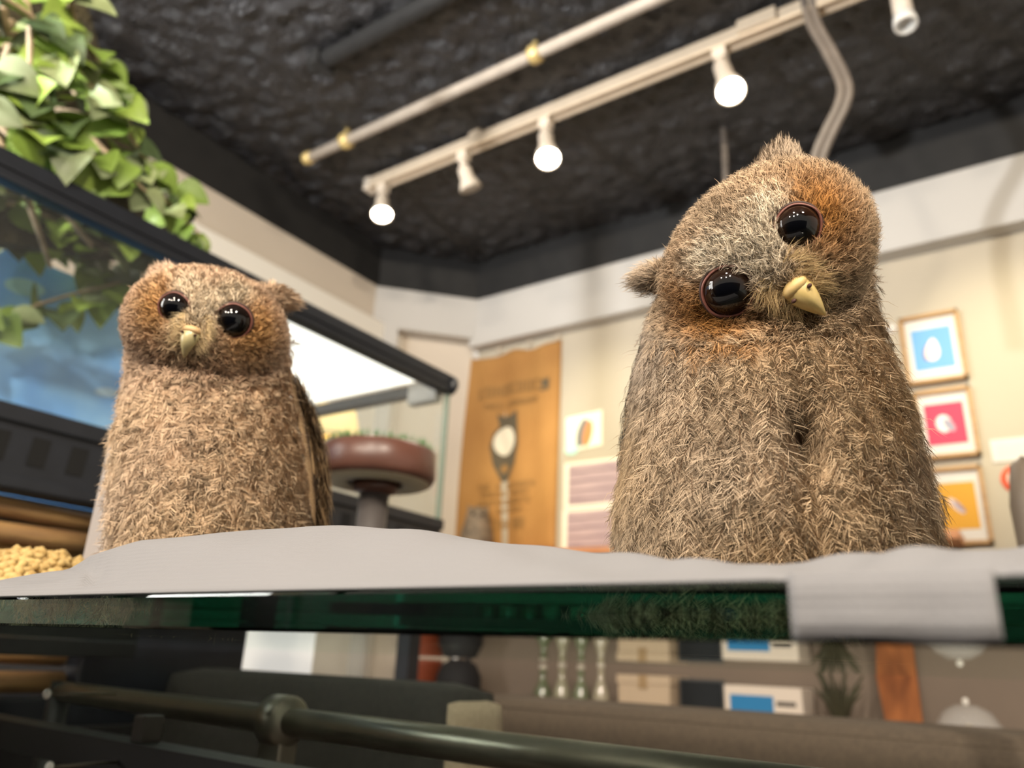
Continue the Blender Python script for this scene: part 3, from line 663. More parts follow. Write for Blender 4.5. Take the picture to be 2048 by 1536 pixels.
for ci, px in enumerate(cols):
    ry = np.interp(px, RPX, RPY); hdv = np.interp(px, DPX, DHD)
    top = ohd(px, ry, hdv); az = nrm([ray(px, ry)[0], ray(px, ry)[1], 0])
    hf = (YG + 0.0012) / az[1]; foot = np.array([az[0] * hf, az[1] * hf, GT + 0.0008])
    drape = 1572 <= px <= 1985
    if 1540 < px < 1572 or 1985 < px < 2015: foot[1] += 0.001
    colv = []
    if drape:
        dep = 0.0104 + 0.0003 * math.sin(px * 0.021)
        out_ = 0.0012
        for s in (1.0, 0.66, 0.33, 0.0):
            colv.append(bm.verts.new((foot[0], YG - out_ - 0.0004 * s * math.sin(px * .03), GT + 0.0008 - dep * s)))
        colv.append(bm.verts.new((foot[0], YG - 0.0006, GT + 0.0014)))
    else:
        for s in range(5): colv.append(None)
    for j in range(NV + 1):
        t_ = j / NV
        if t_ <= 0.62:
            q = t_ / 0.62; w = q; hgt = math.sin(q * PI / 2) ** 1.15
            p = foot * (1 - w) + np.array([top[0], top[1], 0]) * w; z_ = foot[2] + (top[2] - foot[2]) * hgt
        else:
            q = (t_ - 0.62) / 0.38; p = np.array([top[0], top[1], 0]) + az * 0.020 * q; z_ = foot[2] + (top[2] - foot[2]) * (0.5 + 0.5 * math.cos(q * PI))
        if 0.05 < t_ < 0.6: z_ += (0.0010 * math.sin(px * 0.013 + t_ * 9) + 0.0006 * math.sin(px * 0.031 - t_ * 14)) * math.sin(t_ / 0.6 * PI)
        if px < 215 and 0.1 < t_ < 0.6:                      # crease on the left
            z_ -= 0.004 * math.exp(-((px - (150 + 70 * (0.6 - t_) / 0.5)) / 18) ** 2)
        colv.append(bm.verts.new((p[0], p[1], max(z_, GT + 0.0005))))
    rows.append(colv)
for a, b in zip(rows, rows[1:]):
    for k_ in range(len(a) - 1):
        q4 = (a[k_], a[k_ + 1], b[k_ + 1], b[k_])
        if None in q4: continue
        bm.faces.new(q4)
bmesh.ops.delete(bm, geom=[v for v in bm.verts if not v.link_faces], context='VERTS')
po = bm_obj('paper_towel', bm, paper_mat(), None, True, loc=(-0.2, 0.25, GT))
sm = po.modifiers.new('solid', 'SOLIDIFY'); sm.thickness = 0.0006; sm.offset = 1
tag(po, 'white paper towel sheet rumpled on the glass and folded over its edge', 'paper towel')

# pellet bedding heap in a shallow black dish
pc = ohd(75, 1130, 0.60); pc[2] = GT
ds = empty('feed_dish', (pc[0], pc[1], GT), 'shallow black dish holding pale pellets left of the owl', 'dish')
lathe('dish', (pc[0], pc[1], GT), (0, 0, 1), [(0, 0), (0.09, 0), (0.098, 0.012), (0.094, 0.012), (0.087, 0.003), (0, 0.003)], m_leg, ds, 36)
Vp, Fp = [], []
ico = bmesh.new(); bmesh.ops.create_icosphere(ico, subdivisions=1, radius=1.0); icoV = np.array([v.co[:] for v in ico.verts]); icoF = np.array([[v.index for v in f.verts] for f in ico.faces]); ico.free()
npel = 1500; off = 0; Vs = []; Fs = []
for i in range(npel):
    rr = 0.088 * math.sqrt(rng.random()); a = rng.uniform(0, 2 * PI)
    hmax = 0.031 * math.exp(-(rr / 0.062) ** 2) + 0.006
    zc = GT + 0.004 + hmax * (1 - 0.35 * rng.random() ** 2)
    q = Quaternion(rng.normal(0, 1, 4)).normalized().to_matrix()
    v = icoV * np.array([0.0042, 0.003, 0.0027]) * rng.uniform(.75, 1.2); v = v @ np.array(q)
    Vs.append(v + np.array([pc[0] + rr * math.cos(a), pc[1] + rr * math.sin(a), zc])); Fs.append(icoF + off); off += len(icoV)
bmh = bmesh.new(); 
me = np_mesh('pellet_heap', np.concatenate(Vs) - np.array([pc[0], pc[1], GT]), np.concatenate(Fs)); me.polygons.foreach_set('use_smooth', np.ones(len(me.polygons), bool)); bmh.free()
o = link_mesh('pellet_heap', me, mat('pellet_tan', (196, 168, 108), 0.7, rgb2=(168, 136, 80), scale=90), None, (pc[0], pc[1], GT))
tag(o, 'heap of pale yellow wood pellets in the dish at the left', 'pellets', kind='stuff')
# frosted plastic panel behind the left owl
a = ohd(218, 885, 0.62); b = ohd(190, 1010, 0.62); c = ohd(262, 1010, 0.62); d = ohd(268, 880, 0.62)
fz = [tuple(a), (b[0], b[1], GT), (c[0], c[1], GT), tuple(d)]
o = prism('frosted_panel', fz, tuple(nrm([d[1] - a[1], a[0] - d[0], 0]) * 0.004), mat('frosted_plastic', (160, 154, 154), 0.5, spec=0.4))
tag(o, 'narrow frosted plastic panel standing behind the left owl', 'plastic panel')

# round turf perch on a post
c = ohd(752, 955, 1.0)
pr = empty('turf_perch', (c[0], c[1], GT), 'round brown perch with green turf top standing on a grey post', 'perch')
ztop_ = ohd(752, 900, 1.0)[2]; zu = ohd(752, 968, 1.0)[2]
m_lea = mat('brown_leather', (88, 56, 46), 0.35, var=0.25, scale=18, spec=0.5)
lathe('drum', (c[0], c[1], zu), (0, 0, 1), [(0.0, 0.004), (0.072, 0.002), (0.077, 0.010), (0.076, ztop_ - zu - 0.004), (0.072, ztop_ - zu), (0.0, ztop_ - zu)], m_lea, pr, 40)
lathe('base_ring', (c[0], c[1], zu), (0, 0, 1), [(0.036, 0.0), (0.050, -0.004), (0.066, -0.001), (0.073, 0.004), (0.07, 0.006), (0.036, 0.004)], mat('pale_underside', (176, 158, 138), 0.6), pr, 40)
lathe('collar', (c[0], c[1], zu), (0, 0, 1), [(0.0, 0.002), (0.030, 0.001), (0.028, -0.010), (0.020, -0.014), (0.0, -0.014)], mat('dark_leather', (80, 46, 38), 0.4), pr, 28)
lathe('post', (c[0], c[1], GT + 0.006), (0, 0, 1), [(0.0, 0), (0.0190, 0), (0.0190, zu - GT - 0.018), (0, zu - GT - 0.018)], mat('grey_post', (76, 70, 68), 0.5, var=0.1, scale=20), pr, 24)
lathe('foot', (c[0], c[1], GT), (0, 0, 1), [(0.0, 0), (0.06, 0), (0.06, 0.005), (0.02, 0.009), (0, 0.009)], m_leg, pr, 32)
Vs, Fs, off = [], [], 0
for i in range(900):
    rr = 0.071 * math.sqrt(rng.random()); a = rng.uniform(0, 2 * PI); p = np.array([c[0] + rr * math.cos(a), c[1] + rr * math.sin(a), ztop_ - 0.001])
    tip = p + np.array([rng.uniform(-.006, .006), rng.uniform(-.006, .006), rng.uniform(.008, .016)]); w = nrm(np.append(rng.normal(0, 1, 2), 0)) * 0.0013
    Vs.append(np.array([p - w, p + w, tip])); Fs.append([[off, off + 1, off + 2]]); off += 3
me = np_mesh('turf', np.concatenate(Vs), np.concatenate(Fs)); o = link_mesh('turf', me, mat('green_turf', (70, 118, 62), 0.7, var=0.3, scale=80), pr); o['kind'] = 'stuff'

# small standing owl figure on the wall shelf
fb = ony(952, 1094, YW - 0.085); fb[2] = zs
fg = empty('owl_figure', tuple(fb), 'small grey and white owl figure on the shelf before the banner', 'figurine')
FH = ony(952, 1012, YW - 0.085)[2] - zs
lathe('body', tuple(fb), (0, 0, 1), [(0, 0), (.26 * FH, 0), (.33 * FH, .15 * FH), (.34 * FH, .4 * FH), (.27 * FH, .62 * FH), (.25 * FH, .75 * FH), (.22 * FH, .88 * FH), (.1 * FH, .97 * FH), (0, .98 * FH)], mat('figure_grey', (120, 104, 86), 0.7, var=0.4, scale=40), fg, 24)
hd_ = nrm([-fb[0], -fb[1], 0]); sd = np.array([-hd_[1], hd_[0], 0])
def ellip(name, cc, ax3, m, parent, sub=2):
    bm = bmesh.new(); bmesh.ops.create_icosphere(bm, subdivisions=sub, radius=1.0)
    A = np.array(ax3)
    for v in bm.verts: v.co = Vector(tuple(np.asarray(cc) + A.T @ np.array(v.co)))
    return bm_obj(name, bm, m, parent, True)
ellip('breast', fb + hd_ * .16 * FH + np.array([0, 0, .36 * FH]), (sd * .2 * FH, hd_ * .17 * FH, _z * .28 * FH), mat('figure_white', (206, 190, 170), 0.8), fg)
for s in (-1, 1):
    ellip('eye', fb + hd_ * .2 * FH + sd * s * .09 * FH + np.array([0, 0, .78 * FH]), (sd * .05 * FH, hd_ * .05 * FH, _z * .05 * FH), m_hole, fg, 1)
    lathe('ear', fb + sd * s * .15 * FH + np.array([0, 0, .88 * FH]), (sd[0] * s * .4, sd[1] * s * .4, 1), [(0, 0), (.07 * FH, 0), (.04 * FH, .08 * FH), (0, .16 * FH)], MATS['figure_grey'], fg, 10)

# ================================================================== BELOW THE COUNTER
m_sofa = mat('brown_sofa_cloth', (74, 63, 51), 0.9, var=0.15, scale=200, bump=0.6, bscale=500, bdist=0.001)
sf = empty('sofa', (-0.1, 1.1, 0), 'beige brown fabric sofa seen from behind beneath the glass', 'sofa')
box('backrest', (-0.80, 1.005, 0.30), (0.75, 1.20, 0.953), m_sofa, sf, 0.03, True)
tube('piping', [(-0.79, 1.014, 0.940), (0.74, 1.014, 0.940)], 0.006, m_sofa, sf, 8)
tube('piping', [(-0.79, 1.195, 0.940), (0.74, 1.195, 0.940)], 0.006, m_sofa, sf, 8)
box('seat', (-0.80, 1.19, 0.12), (0.75, 1.75, 0.45), m_sofa, sf, 0.03, True)
for xx in (-0.75, 0.68):
    for y_ in (1.03, 1.65): box('leg', (xx, y_, 0), (xx + 0.05, y_ + 0.05, 0.31 if y_ < 1.1 else 0.13), m_leg, sf)
ac = empty('dark_armchair', (-0.7, 0.65, 0), 'dark padded armchair back with a rounded top under the glass', 'armchair')
m_arm = mat('dark_upholstery', (44, 40, 37), 0.8, var=0.2, scale=150)
box('backrest', (-0.925, 0.60, 0.45), (-0.478, 0.70, 0.980), m_arm, ac, 0.035, True)
box('seat', (-0.91, 0.69, 0.25), (-0.49, 0.98, 0.45), m_arm, ac, 0.03, True)
box('lit_side', (-0.512, 0.612, 0.40), (-0.470, 0.694, 0.966), mat('lit_edge_beige', (164, 146, 126), 0.9, var=0.1, scale=200), ac, 0.018, True)  # beige side paints the light falling on the chair's right edge
for xx in (-0.90, -0.54):
    for y_ in (0.62, 0.92): box('leg', (xx, y_, 0), (xx + 0.035, y_ + 0.035, 0.46 if y_ < .7 else 0.26), m_leg, ac)
# metal rail with clamp bracket
a = ony(600, 1442, 0.42); rzz = a[2]
m_steel = mat('dull_steel', (112, 108, 96), 0.35, metal=0.7, var=0.1, scale=30)
ra = ony(612, 1448, 0.42); rzz = ra[2]; rb = onz(1100, 1513, rzz); rd = nrm(rb - ra); a = ra - rd * 0.03
rl = empty('metal_rail', tuple(ra), 'round metal rail held by a clamp bracket below the glass', 'rail')
r0_ = ra - rd * 0.42; r1_ = ra + rd * 0.75
tube('rod', [r0_, r1_], 0.0098, m_steel, rl, 18)
lathe('clamp', ra - rd * 0.043, rd, [(0.0, 0), (0.015, 0), (0.018, 0.004), (0.018, 0.022), (0.015, 0.026), (0, 0.026)], m_steel, rl, 24)
bm = bmesh.new(); add_box(bm, (a[0] - 0.011, a[1] - 0.009, 0.0), (a[0] + 0.011, a[1] + 0.009, rzz - 0.012), 0.003); bm_obj('post', bm, m_steel, rl)
for p_ in (r0_, r1_): tube('end_post', [(p_[0], p_[1], 0), (p_[0], p_[1], rzz + 0.010)], 0.011, m_leg, rl, 12)
b = ony(300, 1485, 0.36)
bb = empty('black_bar', (b[0], 0.36, b[2]), 'black square bar with a small catch under the left of the glass', 'bar')
b1 = onz(600, 1540, b[2]); b2 = onz(-100, 1415, b[2]); bdv = nrm(b1 - b2); bn_ = np.array([-bdv[1], bdv[0], 0]) * 0.012
prism('bar', [tuple(b2 - bn_), tuple(b1 + bdv * 0.15 - bn_), tuple(b1 + bdv * 0.15 + bn_), tuple(b2 + bn_)], (0, 0, -0.022), m_leg, bb)
cq = onz(292, 1484, b[2])
box('catch', (cq[0] - 0.008, cq[1] - 0.008, b[2]), (cq[0] + 0.006, cq[1] + 0.008, b[2] + 0.018), mat('catch_plastic', (64, 58, 52), 0.5), bb, 0.002)
for p_ in (b2, b1 + bdv * 0.13): tube('bar_post', [(p_[0], p_[1], 0), (p_[0], p_[1], b[2] - 0.021)], 0.010, m_leg, bb, 10)
for px, py in ((95, 1388), (100, 1534)):
    c = ony(px, py, 0.30)
    t = empty('screw_hook', tuple(c), 'tiny bright screw head catching light in the dark %s' % ('below the counter edge' if py < 1450 else 'at the very bottom left'), 'screw', 'bright screw heads')
    lathe('head', tuple(c), (0.3, -1, 0), [(0, 0), (.0035, 0), (.0035, .001), (.002, .0025), (0, .003)], m_clear, t, 12)
    tube('shank', [tuple(c), (c[0], c[1] + 0.05, c[2])], 0.0012, m_steel, t, 6)
# white storage unit below the tank, a glow added to its front
wu = empty('glowing_unit', (-1.2, 0.95, 0), 'white storage unit with an added glow standing beyond the dark cabinet', 'storage unit')
box('carcass', (-1.42, 0.76, 0), (-1.17, 1.058, 1.10), m_white, wu, 0.002)
box('front_panel', (-1.169, 0.763, 0.03), (-1.155, 1.055, 1.095), mat('white_panel_added_glow', (232, 230, 224), 0.5, emit=(240, 240, 236), estr=0.42), wu, 0.002)
# sideboard along the back wall and what stands on it
SY = YW - 0.16; ZS = 0.845
sb = empty('sideboard', (-0.6, YW - 0.2, 0), 'low wooden sideboard along the back wall behind the sofa', 'sideboard')
m_side = mat('sideboard_wood', (150, 122, 92), 0.6, var=0.15, scale=10)
box('top', (-1.66, YW - 0.36, ZS - 0.025), (0.5, YW - 0.002, ZS), m_side, sb, 0.002)
box('body', (-1.64, YW - 0.34, 0.0), (0.48, YW - 0.004, ZS - 0.025), m_side, sb)
def sbx(px): return ony(px, 1345, SY)[0]
def sbz(px, py): return ony(px, py, SY)[2]
def vase(px, r_px, py_top, prof, m, name, label, cat, part='body'):
    x_ = sbx(px); R_ = (sbx(px + r_px) - sbx(px - r_px)) / 2 * 0.85; H_ = sbz(px, py_top) - ZS
    t = empty(name, (x_, SY, ZS), label, cat); lathe(part, (x_, SY, ZS), (0, 0, 1), [(a_ * R_, b_ * H_) for a_, b_ in prof], m, t, 24); return t, x_, R_, H_
t, x_, R_, H_ = vase(838, 40, 1318, [(0, 0), (.6, 0), (.7, .05), (1, .9), (1.05, 1), (.95, 1), (.6, .2), (0, .2)], mat('terracotta', (140, 66, 40), 0.6), 'terracotta_pot', 'red brown terracotta pot on the sideboard at the left', 'pot', 'pot')
lathe('soil', (x_, SY, ZS + H_ * .8), (0, 0, 1), [(0, 0.0), (.86 * R_, 0), (.5 * R_, .04 * H_), (0, .05 * H_)], MATS['moss_brown'], t, 18)
t, x_, R_, H_ = vase(918, 42, 1318, [(0, 0), (.8, 0), (1, .1), (1, .7), (.75, .92), (.3, 1), (0, 1)], mat('black_fabric', (26, 25, 28), 0.8), 'black_bag', 'black round bag standing beside the terracotta pot', 'bag')
tube('strap', bez([(x_ - R_ * .6, SY, ZS + H_ * .9), (x_ - R_ * .3, SY, ZS + H_ * 1.15), (x_ + R_ * .3, SY, ZS + H_ * 1.15), (x_ + R_ * .6, SY, ZS + H_ * .9)], 6), 0.006, MATS['black_fabric'], t, 8)
m_bot = [mat('bottle_glass_%d' % i, c_, 0.12, spec=0.7) for i, c_ in enumerate(((96, 104, 78), (150, 146, 124), (110, 118, 92), (160, 152, 132)))]
for i, (px, nm) in enumerate(((1086, 'leftmost of the four'), (1124, 'second of the four'), (1162, 'third of the four'), (1202, 'rightmost of the four'))):
    t, x_, R_, H_ = vase(px, 17, 1330 - 4 * (i % 2), [(0, 0), (.95, 0), (1, .03), (1, .55), (.5, .72), (.38, .78), (.38, .93), (0, .93)], m_bot[i], 'glass_bottle', 'small glass bottle on the sideboard, %s' % nm, 'bottle')
    t['group'] = 'bottles on the sideboard'
    lathe('cap', (x_, SY, ZS + H_ * .92), (0, 0, 1), [(0, 0), (.46 * R_, 0), (.46 * R_, .08 * H_), (0, .085 * H_)], mat('bottle_cap', (196, 190, 176), 0.4), t, 14)
def carton(name, pxa, pxb, pytop, m, label, cat, depth=0.12, dy=0.0, z_0=None):
    xa, xb = sbx(pxa), sbx(pxb); zb = sbz((pxa + pxb) / 2, pytop)
    t = empty(name, ((xa + xb) / 2, SY, ZS), label, cat); box('body', (xa, SY + dy, ZS if z_0 is None else z_0), (xb, SY + dy + depth, zb), m, t, 0.003); return t, xa, xb, zb
t, xa, xb, zb = carton('cardboard_box', 1236, 1338, 1352, mat('beige_card', (190, 170, 146), 0.8), 'beige cardboard box on the sideboard beside the bottles', 'box')
box('lid', (xa - 0.003, SY - 0.003, zb - 0.02), (xb + 0.003, SY + 0.123, zb + 0.002), MATS['beige_card'], t, 0.002)
box('tape', ((xa + xb) / 2 - 0.012, SY - 0.0038, zb - 0.03), ((xa + xb) / 2 + 0.012, SY + 0.12, zb + 0.0028), mat('tape', (160, 134, 100), 0.4), t)
t, xa, xb, zb = carton('dark_tablet', 1348, 1438, 1358, mat('slate_case', (58, 60, 62), 0.5), 'dark grey tablet standing upright on the sideboard', 'tablet', 0.012, 0.03)
box('screen', (xa + 0.006, SY + 0.028, ZS + 0.008), (xb - 0.006, SY + 0.0305, zb - 0.006), mat('dark_screen', (30, 33, 36), 0.2), t)
box('stand', ((xa + xb) / 2 - 0.02, SY + 0.042, ZS), ((xa + xb) / 2 + 0.02, SY + 0.09, ZS + 0.03), MATS['slate_case'], t)
t, xa, xb, zb = carton('white_carton', 1446, 1600, 1373, mat('white_card', (222, 210, 198), 0.7), 'white carton with a blue label on the sideboard', 'carton', 0.11)
w_ = xb - xa; h_ = zb - ZS
box('blue_label', (xa + .08 * w_, SY - 0.0012, ZS + .2 * h_), (xa + .64 * w_, SY + 0.001, ZS + .84 * h_), mat('label_blue', (36, 124, 182), 0.6), t)
for k_ in range(3): box('printed_line', (xa + .68 * w_, SY - 0.0012, ZS + (.28 + .2 * k_) * h_), (xa + .92 * w_, SY + 0.001, ZS + (.36 + .2 * k_) * h_), mat('print_dark', (90, 84, 80), 0.7), t)
# dried plant
x_ = sbx(1672); dp = empty('dried_plant', (x_, SY, ZS), 'dark dried plant in a small pot between carton and plank', 'plant')
lathe('pot', (x_, SY, ZS), (0, 0, 1), [(0, 0), (.03, 0), (.04, .05), (.036, .05), (.02, .01), (0, .01)], mat('grey_pot', (110, 98, 86), 0.7), dp, 20)
r_ = random.Random(9)
for i in range(26):
    a = r_.uniform(0, 2 * PI); L_ = r_.uniform(.08, .16); e = np.array([math.cos(a) * r_.uniform(.02, .08), math.sin(a) * .04, L_])
    p0 = np.array([x_, SY, ZS + .04]); tube('stalk', [p0, p0 + e * .55 + np.array([0, 0, .02]), p0 + e], [.004, .005, .002], mat('dried_leaf', (66, 64, 46), 0.8, var=0.3, scale=30), dp, 6)
# leaning orange plank
xa, xb = sbx(1728), sbx(1835); zb = sbz(1770, 1318)
o = prism('leaning_plank', [(xa + .045, SY - .03, ZS), (xb, SY - .03, ZS), (xb - .02, SY + .12, zb), (xa, SY + .12, zb)], (0, .02, .004), mat('plank_orange', (168, 102, 54), 0.6, rgb2=(104, 56, 26), scale=6, stretch=(5, 1, 1)))
tag(o, 'orange brown wooden plank leaning against the wall behind the sofa', 'plank')
# clear dome
t, x_, R_, H_ = vase(1922, 92, 1408, [(0, 0), (1, 0), (1, .03), (.98, .3), (.86, .62), (.6, .87), (.28, .98), (0, 1)], glass_mat('dome_glass', haze=0.28), 'glass_dome', 'clear glass dome with a pale inside at the lower right', 'dome', 'dome')
lathe('inner_bowl', (x_, SY, ZS + 0.002), (0, 0, 1), [(0, 0), (.62 * R_, 0), (.6 * R_, .3 * H_), (.42 * R_, .55 * H_), (0, .66 * H_)], mat('pearl', (214, 196, 160), 0.25, spec=0.7), t, 24)
lathe('knob', (x_, SY, ZS + H_), (0, 0, 1), [(0, -.002), (.05 * R_, -.002), (.1 * R_, .05 * H_), (.06 * R_, .1 * H_), (0, .11 * H_)], m_clear, t, 14)
# dark post at the right edge of the picture
c = ohd(2062, 1010, 0.9)
dpo = empty('dark_vase', (c[0], c[1], 0), 'dark rounded stand cut off by the right edge of the picture', 'stand')
lathe('body', (c[0], c[1], 0.0), (0, 0, 1), [(0, 0), (.03, 0), (.012, .02), (.012, 1.0), (.016, 1.05), (.018, c[2]), (.012, c[2] + .04), (0, c[2] + .05)], mat('dark_ceramic', (96, 84, 72), 0.5), dpo, 24)
lathe('base', (c[0], c[1], 0.0), (0, 0, 1), [(0, 0), (.13, 0), (.13, .01), (.03, .03), (0, .03)], m_leg, dpo, 28)

# ================================================================== OWLS
def strips(P0, P1, P2, side, w0, w1, Nrm, col0, col2):
    """n ribbons with three levels (two, two, one vertex). returns V, F, C, N arrays"""
    n = len(P0)
    s0 = side * w0[:, None] / 2; s1 = side * w1[:, None] / 2
    V = np.empty((n, 5, 3)); V[:, 0] = P0 - s0; V[:, 1] = P0 + s0; V[:, 2] = P1 - s1; V[:, 3] = P1 + s1; V[:, 4] = P2
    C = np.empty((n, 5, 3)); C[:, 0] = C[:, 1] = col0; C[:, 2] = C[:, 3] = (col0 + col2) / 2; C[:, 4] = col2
    N = np.repeat(Nrm[:, None, :], 5, 1)
    b = (np.arange(n) * 5)[:, None]
    T = np.concatenate([b + np.array([[0, 1, 3]]), b + np.array([[0, 3, 2]]), b + np.array([[2, 3, 4]])], 1).reshape(-1, 3)
    return V.reshape(-1, 3), T, C.reshape(-1, 3), N.reshape(-1, 3)
def strand_obj(name, packs, m, parent, loc):
    Vs, Ts, Cs, Ns = [], [], [], []; off = 0
    for V, T, C, N in packs:
        Vs.append(V); Ts.append(T + off); Cs.append(C); Ns.append(N); off += len(V)
    V = np.concatenate(Vs) - np.asarray(loc); T = np.concatenate(Ts); C = np.concatenate(Cs); N = np.concatenate(Ns)
    me = bpy.data.meshes.new(name)
    me.vertices.add(len(V)); me.vertices.foreach_set('co', V.astype(np.float32).ravel())
    me.loops.add(T.size); me.loops.foreach_set('vertex_index', T.astype(np.int32).ravel())
    me.polygons.add(len(T)); me.polygons.foreach_set('loop_start', np.arange(0, T.size, 3, dtype=np.int32))
    me.update(calc_edges=True)
    a = me.attributes.new('Col', 'FLOAT_COLOR', 'POINT'); a.data.foreach_set('color', np.concatenate([np.clip(C, 0, 1), np.ones((len(C), 1))], 1).astype(np.float32).ravel())
    me.polygons.foreach_set('use_smooth', np.ones(len(T), bool))
    N = N / np.linalg.norm(N, axis=1, keepdims=True)
    me.normals_split_custom_set_from_vertices(N.astype(np.float32))
    o = link_mesh(name, me, m, parent, loc); o['kind'] = 'stuff'
    return o
M_DOWN = vcol_mat('owl_down', 'Col', 0.8, 0.25, 0.12)
M_SKINBASE = vcol_mat('owl_skin', 'Col', 0.95, 0.0, 0.0)
def eye_mat(name, iris, dirv, R):
    m = bpy.data.materials.new(name); m.use_nodes = True; nt = m.node_tree; b = nt.nodes['Principled BSDF']
    tc = nt.nodes.new('ShaderNodeTexCoord'); dp = nt.nodes.new('ShaderNodeVectorMath'); dp.operation = 'DOT_PRODUCT'; dp.inputs[1].default_value = tuple(np.asarray(dirv) / R)
    nt.links.new(tc.outputs['Object'], dp.inputs[0])
    cr = nt.nodes.new('ShaderNodeValToRGB'); e = cr.color_ramp.elements
    e[0].position = 0.30; e[0].color = (*lin((12, 8, 6)), 1); e[1].position = 0.94; e[1].color = (0.0015, 0.0018, 0.003, 1)
    for p_, c_ in ((0.55, iris), (0.80, tuple(int(v * 0.75) for v in iris)), (0.88, (10, 8, 8))):
        k_ = e.new(p_); k_.color = (*lin(c_), 1)
    nt.links.new(dp.outputs['Value'], cr.inputs[0]); nt.links.new(cr.outputs[0], b.inputs['Base Color'])
    b.inputs['Roughness'].default_value = 0.025; b.inputs['Specular IOR Level'].default_value = 0.45
    return m
M_LID = mat('eyelid_pink', (116, 70, 60), 0.45, var=0.15, scale=400)
M_LIDDARK = mat('eyelid_dark', (58, 38, 30), 0.6)
M_NOSTRIL = mat('nostril', (60, 26, 14), 0.7)
M_TALON = mat('owl_foot', (150, 124, 104), 0.7)
M_CLAW = mat('claw', (40, 34, 32), 0.4)

def rnd_unit(n): v = rng.normal(0, 1, (n, 3)); return v / np.linalg.norm(v, axis=1, keepdims=True)
def sat(C): return C / np.maximum(1.0, C.max(1, keepdims=True))
def unit(v): return v / np.maximum(np.linalg.norm(v, axis=1, keepdims=True), 1e-9)

